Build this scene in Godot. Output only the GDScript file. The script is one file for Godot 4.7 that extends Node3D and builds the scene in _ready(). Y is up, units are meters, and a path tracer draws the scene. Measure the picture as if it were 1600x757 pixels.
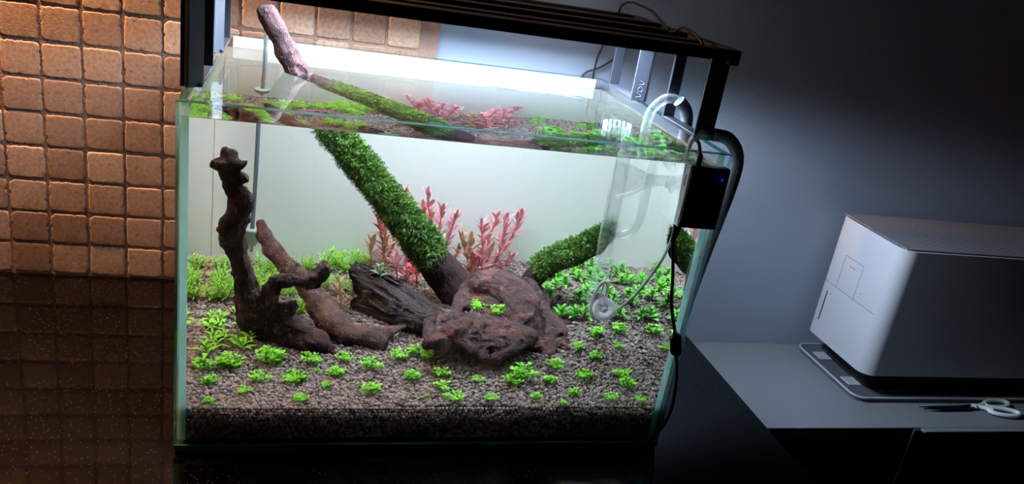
extends Node3D
# An aquascape tank on a black granite counter: camera and light first, then the room, the tank, the wood, the plants, the small things.

const GLASS := 0.008
const SIDE := 0.003
const HALF := 0.3
const DEEP := 0.4547
const HIGH := 0.403
const WATER := 0.386
const WALL_Z := -0.4745
const DESK_Y := -0.0955

const CARPET := [
	[-282, -116, 13], [-251, -124, 15], [-268, -73, 10], [-266, -21, 7], [-228, -50, 7], [-212, -83, 11], [-203, -133, 17], [-171, -78, 13], [-153, -129, 12], [-163, -27, 8], [-146, -107, 4], [-134, -61, 7], [-123, -93, 10], [-111, -132, 10], [-78, -111, 12], [-82, -46, 12], [-44, -133, 11], [-29, -78, 10], [-19, -143, 10], [-5, -128, 11], [-13, -36, 3], [9, -82, 10], [8, -51, 10], [19, -23, 11], [55, -69, 7], [66, -24, 8], [101, -62, 12], [117, -77, 16], [163, -96, 11], [149, -60, 10], [127, -27, 7], [161, -14, 6], [179, -34, 9], [200, -72, 11], [202, -136, 10], [233, -172, 12], [223, -117, 9], [270, -183, 12], [261, -140, 8], [252, -75, 11], [253, -52, 13], [226, -24, 9], [268, -21, 7]
]
const GRASS := [
	[-283, -315, 20], [-269, -320, 20], [-288, -363, 18], [-282, -417, 16], [-265, -352, 18], [-254, -378, 16], [-297, -344, 18], [-299, -400, 16], [-305, -313, 14], [-224, -343, 20], [-235, -375, 18], [-219, -412, 18], [-187, -332, 16], [-171, -275, 17], [-164, -289, 14], [-159, -417, 16], [-132, -421, 19], [-118, -435, 20], [-101, -406, 18], [-83, -424, 20], [-109, -340, 18], [-138, -355, 15], [-205, -401, 16], [-183, -415, 15], [-208, -371, 16]
]
const BROAD := [
	[-282, -252, 12], [-268, -255, 12], [-283, -225, 13], [-270, -227, 13], [-274, -191, 14], [-261, -198, 12], [-279, -158, 16], [-269, -175, 12], [-249, -272, 11], [-244, -238, 11], [-228, -193, 15], [-236, -170, 14], [-245, -181, 12]
]
const LEAFY := [
	[181, -417, 11], [189, -381, 10], [185, -315, 10], [185, -284, 12], [211, -355, 12], [218, -335, 13], [226, -269, 16], [191, -221, 16], [226, -220, 16], [266, -370, 12], [265, -349, 12], [252, -318, 11], [284, -299, 12], [281, -273, 13], [279, -223, 14], [241, -379, 10], [289, -386, 11], [263, -413, 11], [293, -425, 11], [291, -350, 12],
	[195, -460, 13], [244, -357, 13], [208, -385, 14], [264, -307, 13], [243, -297, 14], [266, -221, 17], [210, -220, 15], [200, -320, 13], [200, -359, 13]
]
const RED := [
	[-67, -413, -71, 146, 1], [-52, -412, -64, 183, 0], [-45, -419, -51, 169, 1], [-35, -439, -36, 135, 1], [-9, -397, -29, 226, 0], [2, -390, -11, 195, 0], [32, -383, 0, 232, 0], [25, -394, -3, 209, 0], [38, -387, 25, 209, 0], [33, -382, 45, 202, 0], [-32, -369, -37, 133, 0], [-23, -368, -22, 128, 0], [-5, -348, -8, 129, 2], [-14, -358, -12, 124, 2], [73, -366, 56, 172, 1], [86, -358, 81, 199, 0], [101, -383, 107, 206, 0], [111, -399, 124, 199, 0], [120, -422, 152, 202, 0], [128, -393, 142, 139, 0], [72, -371, 69, 171, 1], [59, -402, 59, 143, 1], [92, -367, 87, 148, 1], [80, -366, 76, 141, 2], [108, -388, 107, 152, 1]
]
const OLIVE := [
	[-113, -276, -119, 126], [-100, -289, -97, 116], [-118, -291, -123, 114], [55, -296, 54, 126]
]
const WOOD := {
	"root": [
		[Vector4(-223, 102, -205, 17.2), Vector4(-232, 126, -202, 13.9), Vector4(-241, 159, -195, 10.6), Vector4(-248, 191, -185, 10.4), Vector4(-253, 219, -172, 10.9), Vector4(-248, 243, -163, 10.8), Vector4(-248, 266, -157, 8.5), Vector4(-255, 290, -149, 9.1), Vector4(-261, 314, -141, 8.9)],
		[Vector4(-223, 102, -205, 17.2), Vector4(-204, 88, -200, 19.8), Vector4(-178, 82, -190, 20.8), Vector4(-150, 77, -172, 16.0), Vector4(-132, 71, -160, 8.0), Vector4(-126, 66, -155, 2.4)],
		[Vector4(-237, 119, -210, 12.4), Vector4(-229, 92, -212, 15.7), Vector4(-210, 76, -206, 15.9)],
		[Vector4(-265, 311, -141, 6.2), Vector4(-271, 312, -138, 4.8), Vector4(-276, 313, -136, 2.7)],
		[Vector4(-259, 316, -141, 6.8), Vector4(-262, 323, -141, 4.1), Vector4(-262, 328, -141, 2.0)],
		[Vector4(-257, 318, -140, 5.5), Vector4(-254, 325, -140, 2.7)],
		[Vector4(-257, 312, -140, 6.2), Vector4(-249, 313, -135, 4.1), Vector4(-242, 316, -130, 2.7)],
		[Vector4(-252, 293, -146, 6.3), Vector4(-245, 296, -142, 4.2), Vector4(-241, 296, -140, 2.8)],
		[Vector4(-248, 275, -152, 5.6), Vector4(-241, 277, -149, 4.2), Vector4(-237, 268, -150, 5.0), Vector4(-238, 258, -153, 5.0), Vector4(-245, 250, -157, 6.4)],
		[Vector4(-252, 243, -163, 7.9), Vector4(-261, 235, -162, 5.7), Vector4(-263, 223, -163, 5.7), Vector4(-259, 208, -172, 7.3), Vector4(-250, 196, -180, 7.4)],
		[Vector4(-201, 94, -195, 15.8), Vector4(-207, 120, -190, 10.9), Vector4(-207, 141, -187, 8.5), Vector4(-199, 155, -184, 7.7), Vector4(-186, 159, -181, 6.9), Vector4(-171, 157, -179, 6.2), Vector4(-160, 158, -178, 7.8), Vector4(-151, 167, -176, 8.6), Vector4(-145, 176, -175, 7.0), Vector4(-143, 182, -175, 3.9)],
		[Vector4(-158, 157, -178, 7.8), Vector4(-152, 154, -176, 5.5)],
		[Vector4(-145, 178, -175, 5.5), Vector4(-140, 180, -173, 3.1)],
		[Vector4(-196, 108, -192, 11.0), Vector4(-185, 117, -186, 8.6), Vector4(-180, 123, -184, 5.5)],
	],
	"red": [
		[Vector4(-228, 197, -300, 4.0), Vector4(-221, 184, -295, 8.1), Vector4(-208, 166, -285, 10.6), Vector4(-186, 147, -265, 11.4), Vector4(-161, 129, -245, 13.1), Vector4(-142, 109, -220, 15.6), Vector4(-126, 91, -200, 17.3), Vector4(-109, 81, -188, 14.8), Vector4(-85, 82, -178, 13.3), Vector4(-67, 79, -168, 10.8), Vector4(-59, 71, -160, 5.0)],
		[Vector4(-219, 186, -295, 4.9), Vector4(-223, 202, -297, 2.4)],
		[Vector4(-75, 85, -176, 9.1), Vector4(-55, 89, -185, 6.7), Vector4(-33, 94, -195, 2.6)],
		[Vector4(-131, 98, -205, 14.8), Vector4(-114, 92, -210, 8.3), Vector4(-103, 88, -205, 5.0)],
	],
	"slab": [
		[Vector4(-92, 136, -285, 7.8), Vector4(-67, 120, -265, 16.5), Vector4(-34, 104, -235, 20.1), Vector4(-6, 97, -205, 16.5), Vector4(15, 94, -185, 9.6)],
		[Vector4(-96, 141, -285, 8.6), Vector4(-68, 136, -272, 7.8), Vector4(-38, 127, -250, 6.1), Vector4(-8, 116, -225, 6.1), Vector4(12, 108, -205, 5.2)],
		[Vector4(-92, 119, -288, 5.2), Vector4(-70, 105, -270, 10.5), Vector4(-48, 96, -250, 12.3)],
		[Vector4(-88, 93, -283, 7.0), Vector4(-57, 92, -250, 8.7), Vector4(-24, 89, -210, 10.4), Vector4(-2, 90, -190, 8.7)],
	],
	"arm": [
		[Vector4(49, 118, -292, 28.8), Vector4(22, 146, -295, 25.6), Vector4(-9, 179, -297, 23.3), Vector4(-44, 219, -300, 20.1), Vector4(-78, 257, -302, 17.9), Vector4(-110, 292, -303, 17.5), Vector4(-143, 327, -304, 16.2)],
	],
	"stump": [
		[Vector4(67, 122, -275, 22.2), Vector4(81, 137, -265, 19.4), Vector4(104, 140, -250, 21.2), Vector4(120, 133, -225, 24.8), Vector4(127, 122, -195, 25.5), Vector4(127, 113, -172, 19.8), Vector4(118, 106, -155, 12.5)],
		[Vector4(77, 142, -272, 9.2), Vector4(69, 145, -270, 4.6)],
		[Vector4(87, 144, -275, 8.4), Vector4(100, 146, -272, 7.4)],
		[Vector4(64, 120, -275, 18.5), Vector4(49, 112, -240, 10.9), Vector4(40, 109, -215, 8.9)],
		[Vector4(125, 134, -285, 14.2), Vector4(151, 129, -275, 18.1), Vector4(161, 116, -250, 16.2), Vector4(162, 105, -220, 16.0), Vector4(172, 93, -185, 20.5), Vector4(174, 83, -158, 15.7), Vector4(160, 76, -135, 10.0), Vector4(137, 72, -118, 6.2)],
		[Vector4(162, 99, -205, 16.8), Vector4(160, 87, -175, 18.5), Vector4(144, 78, -145, 14.5)],
		[Vector4(65, 110, -205, 9.8), Vector4(85, 113, -190, 10.7), Vector4(106, 112, -178, 9.0)],
		[Vector4(64, 102, -185, 12.4), Vector4(85, 102, -180, 14.3), Vector4(111, 100, -170, 14.4), Vector4(143, 95, -165, 14.6)],
		[Vector4(41, 100, -180, 10.5), Vector4(60, 98, -155, 13.1), Vector4(99, 99, -150, 14.2), Vector4(131, 96, -150, 12.6)],
		[Vector4(44, 120, -205, 9.7), Vector4(35, 111, -195, 7.9)],
		[Vector4(68, 113, -245, 12.8), Vector4(84, 115, -232, 13.7), Vector4(101, 116, -215, 12.8)],
		[Vector4(72, 116, -260, 12.9), Vector4(92, 120, -245, 14.7)],
		[Vector4(-7, 102, -118, 4.5), Vector4(5, 111, -125, 4.6), Vector4(21, 118, -132, 4.6), Vector4(37, 123, -136, 4.7), Vector4(59, 123, -138, 4.7), Vector4(76, 118, -138, 4.8), Vector4(96, 116, -138, 4.8), Vector4(119, 110, -138, 4.9), Vector4(134, 107, -140, 4.9)],
		[Vector4(-5, 100, -113, 4.1), Vector4(8, 95, -105, 4.1), Vector4(18, 107, -112, 4.2), Vector4(33, 104, -104, 4.2), Vector4(46, 97, -98, 4.2), Vector4(62, 89, -93, 4.2), Vector4(80, 89, -94, 4.3), Vector4(101, 97, -103, 4.3), Vector4(127, 104, -120, 4.4)],
		[Vector4(-3, 107, -175, 5.1), Vector4(11, 115, -178, 5.2), Vector4(29, 116, -178, 5.2), Vector4(52, 116, -176, 5.2), Vector4(71, 115, -172, 5.3), Vector4(84, 114, -168, 5.3), Vector4(95, 114, -165, 5.3), Vector4(109, 111, -160, 5.3), Vector4(120, 110, -155, 5.4)],
		[Vector4(22, 109, -132, 5.9), Vector4(38, 110, -130, 9.3), Vector4(60, 104, -128, 12.0), Vector4(82, 103, -126, 13.0), Vector4(104, 104, -128, 12.2), Vector4(124, 104, -135, 9.8)],
		[Vector4(39, 109, -118, 7.6), Vector4(60, 103, -112, 8.5), Vector4(82, 100, -110, 8.6), Vector4(102, 102, -115, 7.8)],
		[Vector4(20, 109, -155, 6.8), Vector4(54, 112, -156, 7.8), Vector4(88, 113, -152, 7.9), Vector4(117, 110, -150, 8.0)],
		[Vector4(-7, 102, -118, 5.0), Vector4(-8, 104, -111, 7.4), Vector4(-5, 100, -113, 4.1)],
		[Vector4(5, 111, -125, 5.0), Vector4(5, 106, -111, 7.4), Vector4(8, 95, -105, 4.1)],
		[Vector4(21, 118, -132, 5.0), Vector4(18, 116, -118, 7.5), Vector4(18, 107, -112, 4.2)],
		[Vector4(37, 123, -136, 5.1), Vector4(33, 117, -116, 7.5), Vector4(33, 104, -104, 4.2)],
		[Vector4(59, 123, -138, 5.1), Vector4(51, 113, -114, 7.6), Vector4(46, 97, -98, 4.2)],
		[Vector4(76, 118, -138, 5.2), Vector4(67, 107, -112, 7.7), Vector4(62, 89, -93, 4.2)],
		[Vector4(96, 116, -138, 5.2), Vector4(86, 106, -112, 7.7), Vector4(80, 89, -94, 4.3)],
		[Vector4(119, 110, -138, 5.3), Vector4(108, 107, -116, 7.8), Vector4(101, 97, -103, 4.3)],
		[Vector4(134, 107, -140, 5.4), Vector4(128, 109, -126, 7.9), Vector4(127, 104, -120, 4.4)],
		[Vector4(-7, 102, -118, 5.0), Vector4(-5, 101, -146, 5.0), Vector4(-3, 107, -175, 5.1)],
		[Vector4(5, 111, -125, 5.0), Vector4(8, 110, -152, 5.1), Vector4(11, 115, -178, 5.2)],
		[Vector4(21, 118, -132, 5.0), Vector4(26, 114, -155, 5.1), Vector4(29, 116, -178, 5.2)],
		[Vector4(37, 123, -136, 5.1), Vector4(45, 117, -156, 5.2), Vector4(52, 116, -176, 5.2)],
		[Vector4(59, 123, -138, 5.1), Vector4(65, 116, -155, 5.2), Vector4(71, 115, -172, 5.3)],
		[Vector4(76, 118, -138, 5.2), Vector4(80, 113, -153, 5.2), Vector4(84, 114, -168, 5.3)],
		[Vector4(96, 116, -138, 5.2), Vector4(96, 112, -152, 5.3), Vector4(95, 114, -165, 5.3)],
		[Vector4(119, 110, -138, 5.3), Vector4(114, 108, -149, 5.3), Vector4(109, 111, -160, 5.3)],
		[Vector4(134, 107, -140, 5.4), Vector4(128, 106, -148, 5.4), Vector4(120, 110, -155, 5.4)],
		[Vector4(171, 94, -180, 18.6), Vector4(182, 89, -158, 9.2), Vector4(185, 83, -140, 5.5)],
		[Vector4(165, 102, -215, 16.9), Vector4(185, 98, -210, 10.4), Vector4(196, 100, -210, 6.6), Vector4(204, 104, -210, 2.9)],
		[Vector4(158, 114, -250, 10.4), Vector4(171, 111, -255, 6.7), Vector4(183, 116, -260, 3.9), Vector4(193, 125, -262, 1.9)],
	],
	"rarm": [
		[Vector4(143, 129, -285, 14.4), Vector4(157, 148, -285, 14.4), Vector4(174, 171, -280, 15.3), Vector4(206, 191, -268, 16.2), Vector4(231, 212, -257, 15.3), Vector4(244, 232, -249, 9.5), Vector4(252, 249, -244, 3.8)],
		[Vector4(241, 222, -252, 8.6), Vector4(252, 229, -248, 4.8)],
	],
}

const CARVES := [
	[Vector4(125, 149, -235, 3.7), Vector4(150, 132, -222, 4.6), Vector4(156, 116, -190, 4.6), Vector4(149, 103, -150, 5.4), Vector4(131, 96, -125, 5.3)],
	[Vector4(66, 105, -88, 3.4), Vector4(67, 103, -94, 2.5)],
	[Vector4(15, 114, -117, 2.1), Vector4(39, 120, -110, 2.5), Vector4(63, 118, -105, 2.5), Vector4(90, 115, -108, 2.6)],
	[Vector4(11, 115, -160, 2.6), Vector4(44, 119, -155, 2.6), Vector4(74, 116, -150, 2.6), Vector4(105, 112, -145, 2.6)],
	[Vector4(158, 100, -140, 2.7), Vector4(185, 102, -165, 2.8)],
]

var M := {}
var names := {}
var rng := RandomNumberGenerator.new()
var grain := FastNoiseLite.new()
var lumps := FastNoiseLite.new()
var ridges := FastNoiseLite.new()


# ---------------------------------------------------------------- naming

func numbered(called: String) -> String:
	if not names.has(called):
		names[called] = 0
		return called
	names[called] += 1
	return "%s_%03d" % [called, names[called]]


func tag(o: Node3D, label: String, category: String, group := "") -> Node3D:
	o.set_meta("label", label)
	o.set_meta("category", category)
	if group != "":
		o.set_meta("group", group)
	return o


func thing(called: String, label: String, category: String, at := Vector3.ZERO, group := "") -> Node3D:
	var o := Node3D.new()
	o.name = numbered(called)
	add_child(o)
	o.position = at
	tag(o, label, category, group)
	return o


func part(parent: Node3D, called: String, mesh: Mesh, material: Material, at := Vector3.ZERO, label := "") -> MeshInstance3D:
	var o := MeshInstance3D.new()
	o.mesh = mesh
	o.material_override = material
	o.name = numbered(called) if parent == self else called
	parent.add_child(o, true)
	o.position = at
	if label != "":
		o.set_meta("label", label)
	return o


func solo(called: String, mesh: Mesh, material: Material, label: String, category: String, at := Vector3.ZERO, group := "") -> MeshInstance3D:
	var o := part(self, called, mesh, material, at)
	tag(o, label, category, group)
	return o


func structure(called: String, mesh: Mesh, material: Material, at := Vector3.ZERO, parent: Node3D = self) -> MeshInstance3D:
	var o := MeshInstance3D.new()
	o.mesh = mesh
	o.material_override = material
	o.name = called
	parent.add_child(o, true)
	o.position = at
	o.set_meta("kind", "structure")
	return o


func swarm(parent: Node3D, called: String, mesh: Mesh, material: Material, places: Array, colors: Array = []) -> MultiMeshInstance3D:
	var mm := MultiMesh.new()
	mm.transform_format = MultiMesh.TRANSFORM_3D
	mm.use_colors = colors.size() > 0
	mm.mesh = mesh
	mm.instance_count = places.size()
	for i in places.size():
		mm.set_instance_transform(i, places[i])
		if colors.size() > 0:
			mm.set_instance_color(i, colors[i])
	var o := MultiMeshInstance3D.new()
	o.multimesh = mm
	o.material_override = material
	o.name = numbered(called) if parent == self else called
	parent.add_child(o, true)
	o.set_meta("kind", "stuff")
	return o


# ---------------------------------------------------------------- materials and textures

func mat(color: Color, rough := 0.6, metal := 0.0) -> StandardMaterial3D:
	var m := StandardMaterial3D.new()
	m.albedo_color = color
	m.roughness = rough
	m.metallic = metal
	return m


func noise_of(freq: float, octaves := 4, kind := FastNoiseLite.TYPE_SIMPLEX_SMOOTH, fractal := FastNoiseLite.FRACTAL_FBM, sd := 1) -> FastNoiseLite:
	var n := FastNoiseLite.new()
	n.seed = sd
	n.noise_type = kind
	n.frequency = freq
	n.fractal_type = fractal
	n.fractal_octaves = octaves
	return n


func noise_tex(n: FastNoiseLite, size: int, colors: PackedColorArray, at: PackedFloat32Array) -> NoiseTexture2D:
	var t := NoiseTexture2D.new()
	t.width = size
	t.height = size
	t.seamless = true
	t.noise = n
	var g := Gradient.new()
	g.offsets = at
	g.colors = colors
	t.color_ramp = g
	return t


func grey_tex(n: FastNoiseLite, size: int, lo := 0.0, hi := 1.0, a := 0.0, b := 1.0) -> NoiseTexture2D:
	return noise_tex(n, size, PackedColorArray([Color(lo, lo, lo), Color(hi, hi, hi)]), PackedFloat32Array([a, b]))


func pane(alpha := 0.0, rough := 0.0) -> StandardMaterial3D:
	var m := StandardMaterial3D.new()
	m.transparency = BaseMaterial3D.TRANSPARENCY_ALPHA
	m.albedo_color = Color(0.9, 1.0, 0.98, alpha)
	m.roughness = rough
	return m


func make_materials() -> void:
	M.pane = pane()
	M.tube = pane(0.05, 0.0)
	M.lily = pane(0.14, 0.0)
	var w := StandardMaterial3D.new()
	w.refraction_enabled = true
	w.refraction_scale = 0.0333
	w.albedo_color = Color(0.985, 1.0, 0.992, 0.0)
	w.roughness = 0.0
	M.water = w
	var e := StandardMaterial3D.new()
	e.refraction_enabled = true
	e.refraction_scale = 0.05
	e.albedo_color = Color(0.66, 0.95, 0.95, 0.0)
	e.roughness = 0.12
	M.edge = e
	M.film = mat(Color(0.885, 0.90, 0.86), 0.9)
	M.black_metal = mat(Color(0.125, 0.14, 0.175), 0.45, 0.1)
	M.black_plastic = mat(Color(0.02, 0.02, 0.022), 0.5)
	M.groove = mat(Color(0.012, 0.012, 0.014), 0.8)
	M.white_plastic = mat(Color(0.9, 0.9, 0.91), 0.45)
	M.grey_plastic = mat(Color(0.6, 0.61, 0.63), 0.5)
	M.foam = mat(Color(0.01, 0.01, 0.01), 0.95)
	M.hose = mat(Color(0.52, 0.54, 0.58), 0.25)
	M.frost = pane(0.22, 0.05)
	M.bulb = pane(0.45, 0.15)
	M.bulb.albedo_color = Color(0.30, 0.42, 0.36, 0.6)
	M.bubble = pane(0.35, 0.05)
	M.case = mat(Color(0.9, 0.9, 0.92), 0.4)
	M.desk = mat(Color(0.44, 0.46, 0.48), 0.6)
	M.carcass = mat(Color(0.06, 0.06, 0.065), 0.6)
	M.grey_tray = mat(Color(0.30, 0.32, 0.35), 0.5)
	M.white_body = mat(Color(0.645, 0.655, 0.68), 0.5)
	M.trim = mat(Color(0.30, 0.30, 0.33), 0.6)
	M.ceramic = mat(Color(0.62, 0.72, 0.70), 0.6)
	M.grille = mat(Color(0.55, 0.53, 0.55), 0.5)
	M.seam = mat(Color(0.32, 0.34, 0.38), 0.7)
	M.steel = mat(Color(0.10, 0.10, 0.11), 0.35, 0.7)
	M.pale_green = mat(Color(0.72, 0.80, 0.74), 0.5)
	M.seal = mat(Color(0.42, 1.0, 0.99), 0.8)
	M.seal.metallic_specular = 0.1
	M.seal.backlight_enabled = true
	M.seal.backlight = Color(1, 1, 1)
	M.rim = mat(Color(0.16, 0.62, 0.70), 0.35)
	M.silicone = mat(Color(0.85, 0.9, 0.9), 0.5)
	# painted wall
	var wall := mat(Color(0.56, 0.60, 0.66), 0.85)
	wall.heightmap_enabled = true
	wall.heightmap_scale = 0.012
	wall.heightmap_texture = grey_tex(noise_of(0.05, 4), 512)
	wall.uv1_triplanar = true
	wall.uv1_world_triplanar = true
	wall.uv1_scale = Vector3.ONE * 5.0
	M.wall = wall
	M.room = mat(Color(0.16, 0.16, 0.17), 0.9)
	# granite: black, glossy, with brown and silver flecks
	var gr := mat(Color(1, 1, 1), 0.06)
	var fl := noise_of(0.035, 1, FastNoiseLite.TYPE_CELLULAR, FastNoiseLite.FRACTAL_NONE, 5)
	fl.cellular_return_type = FastNoiseLite.RETURN_DISTANCE
	gr.albedo_texture = noise_tex(fl, 1024, PackedColorArray([Color(0.85, 0.72, 0.6), Color(0.55, 0.47, 0.40), Color(0.018, 0.017, 0.018), Color(0.012, 0.012, 0.013)]), PackedFloat32Array([0.0, 0.018, 0.032, 1.0]))
	gr.metallic_specular = 0.36
	gr.uv1_triplanar = true
	gr.uv1_world_triplanar = true
	gr.uv1_scale = Vector3.ONE * 2.6
	M.granite = gr
	M.grout = mat(Color(0.52, 0.41, 0.355), 0.95)
	var gb := noise_of(0.06, 5, FastNoiseLite.TYPE_SIMPLEX_SMOOTH, FastNoiseLite.FRACTAL_FBM, 8)
	M.grout.heightmap_enabled = true
	M.grout.heightmap_scale = 0.1
	M.grout.heightmap_texture = grey_tex(gb, 512)
	M.grout.uv1_triplanar = true
	M.grout.uv1_scale = Vector3.ONE * 12.0
	# tumbled travertine
	var pits := noise_of(0.036, 4, FastNoiseLite.TYPE_SIMPLEX_SMOOTH, FastNoiseLite.FRACTAL_FBM, 21)
	var pit_t := noise_tex(pits, 1024, PackedColorArray([Color(0.1, 0.1, 0.1), Color(0.2, 0.2, 0.2), Color(0.88, 0.88, 0.88), Color(1, 1, 1)]), PackedFloat32Array([0.0, 0.10, 0.15, 1.0]))
	var cloud := noise_of(0.014, 6, FastNoiseLite.TYPE_SIMPLEX_SMOOTH, FastNoiseLite.FRACTAL_FBM, 33)
	var tones := [Color(0.62, 0.51, 0.43), Color(0.57, 0.46, 0.385), Color(0.66, 0.55, 0.47), Color(0.53, 0.42, 0.345), Color(0.70, 0.60, 0.52)]
	var cloud_t := noise_tex(cloud, 1024, PackedColorArray([Color(0.50, 0.44, 0.40), Color(0.86, 0.84, 0.82), Color(0.93, 0.92, 0.91), Color(1.0, 1.0, 1.0)]), PackedFloat32Array([0.06, 0.16, 0.5, 0.8]))
	M.tiles = []
	for k in tones.size():
		var t := mat(tones[k], 0.75)
		t.albedo_texture = cloud_t
		t.heightmap_enabled = true
		t.heightmap_scale = 0.12
		t.heightmap_texture = pit_t
		t.uv1_triplanar = true
		t.uv1_world_triplanar = true
		t.uv1_scale = Vector3.ONE * 9.0
		t.uv1_offset = Vector3(0.13 * k, 0.31 * k, 0.0)
		M.tiles.append(t)
	# wood: vertex colours carry the brown, textures the fibre
	var fib := noise_of(0.03, 5, FastNoiseLite.TYPE_SIMPLEX_SMOOTH, FastNoiseLite.FRACTAL_RIDGED, 41)
	var wd := mat(Color(1, 1, 1), 0.8)
	wd.vertex_color_use_as_albedo = true
	wd.metallic_specular = 0.3
	wd.albedo_texture = grey_tex(noise_of(0.02, 5, FastNoiseLite.TYPE_SIMPLEX_SMOOTH, FastNoiseLite.FRACTAL_FBM, 44), 512, 0.62, 1.0, 0.25, 0.75)
	wd.heightmap_enabled = true
	wd.heightmap_scale = 0.3
	wd.heightmap_texture = grey_tex(fib, 512)
	wd.uv1_triplanar = true
	wd.uv1_scale = Vector3.ONE * 14.0
	M.wood = wd
	for wv in [["wood_flat", Vector3(7, 34, 30)], ["wood_tall", Vector3(34, 8, 34)], ["wood_skew", Vector3(22, 16, 26)]]:
		var w2: StandardMaterial3D = wd.duplicate()
		w2.uv1_scale = wv[1]
		M[wv[0]] = w2
	var so := mat(Color(1, 1, 1), 0.85)
	so.vertex_color_use_as_albedo = true
	so.metallic_specular = 0.35
	M.soil = so
	M.bed = mat(Color(0.06, 0.055, 0.055), 0.95)
	for k in [["grass", Color(0.56, 0.76, 0.28)], ["broad", Color(0.56, 0.80, 0.24)], ["carpet", Color(0.48, 0.74, 0.18)], ["stauro", Color(0.40, 0.68, 0.25)], ["moss", Color(1, 1, 1)], ["red", Color(1, 1, 1)], ["olive", Color(0.46, 0.58, 0.42)]]:
		var l := mat(k[1], 0.55)
		l.metallic_specular = 0.3
		l.backlight_enabled = true
		l.backlight = Color(0.5, 0.5, 0.5)
		l.vertex_color_use_as_albedo = true
		M[k[0]] = l


# ---------------------------------------------------------------- shapes

func begin(smooth := true) -> SurfaceTool:
	var st := SurfaceTool.new()
	st.begin(Mesh.PRIMITIVE_TRIANGLES)
	st.set_smooth_group(0 if smooth else -1)
	return st


func done(st: SurfaceTool) -> ArrayMesh:
	st.generate_normals()
	return st.commit()


func quad(st: SurfaceTool, a: Vector3, b: Vector3, c: Vector3, d: Vector3) -> void:
	for p in [a, b, c, a, c, d]:
		st.add_vertex(p)


func add_box(st: SurfaceTool, lo: Vector3, hi: Vector3, bevel := 0.0) -> void:
	# a box; with bevel its twelve edges are cut
	st.set_smooth_group(-1)
	if bevel <= 0.0:
		var v := []
		for i in 8:
			v.append(Vector3(hi.x if i & 1 else lo.x, hi.y if i & 2 else lo.y, hi.z if i & 4 else lo.z))
		quad(st, v[0], v[1], v[3], v[2])
		quad(st, v[5], v[4], v[6], v[7])
		quad(st, v[4], v[0], v[2], v[6])
		quad(st, v[1], v[5], v[7], v[3])
		quad(st, v[2], v[3], v[7], v[6])
		quad(st, v[4], v[5], v[1], v[0])
		return
	var c := (lo + hi) / 2.0
	var pts := PackedVector3Array()
	for i in 8:
		var s := Vector3(1 if i & 1 else -1, 1 if i & 2 else -1, 1 if i & 4 else -1)
		var k := c + s * (hi - lo) / 2.0
		for ax in 3:
			var q := k
			for other in 3:
				if other != ax:
					q[other] -= s[other] * bevel
			pts.append(q)
	hull(st, pts, c)


func hull(st: SurfaceTool, pts: PackedVector3Array, c: Vector3) -> void:
	# brute convex hull of few points: each plane through three points with all others behind it, drawn as a fan
	var seen := {}
	var n := pts.size()
	for i in n:
		for j in range(i + 1, n):
			for k in range(j + 1, n):
				var nn := (pts[j] - pts[i]).cross(pts[k] - pts[i])
				if nn.length() < 1e-12:
					continue
				nn = nn.normalized()
				if nn.dot(pts[i] - c) < 0:
					nn = -nn
				var off := nn.dot(pts[i])
				var ok := true
				var face := []
				for m in n:
					var e := nn.dot(pts[m]) - off
					if e > 1e-7:
						ok = false
						break
					if e > -1e-7:
						face.append(m)
				if not ok:
					continue
				var key := str(face)
				if seen.has(key):
					continue
				seen[key] = true
				var mid := Vector3.ZERO
				for m in face:
					mid += pts[m]
				mid /= face.size()
				var u := (pts[face[0]] - mid).normalized()
				var v := nn.cross(u)
				face.sort_custom(func(a, b): return atan2((pts[a] - mid).dot(v), (pts[a] - mid).dot(u)) > atan2((pts[b] - mid).dot(v), (pts[b] - mid).dot(u)))
				for m in range(1, face.size() - 1):
					for q in [face[0], face[m], face[m + 1]]:
						st.add_vertex(pts[q])


func box(lo: Vector3, hi: Vector3, bevel := 0.0) -> ArrayMesh:
	var st := begin(false)
	add_box(st, lo, hi, bevel)
	return done(st)


func bar(size: Vector3, bevel := 0.0) -> ArrayMesh:
	return box(-size / 2.0, size / 2.0, bevel)


func smooth_path(pts: Array, per := 8) -> PackedVector3Array:
	# Catmull-Rom through the points
	var out := PackedVector3Array()
	for i in pts.size() - 1:
		var a: Vector3 = pts[maxi(i - 1, 0)]
		var b: Vector3 = pts[i]
		var c: Vector3 = pts[i + 1]
		var d: Vector3 = pts[mini(i + 2, pts.size() - 1)]
		for k in per:
			out.append(b.cubic_interpolate(c, a, d, float(k) / per))
	out.append(pts[pts.size() - 1])
	return out


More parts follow.
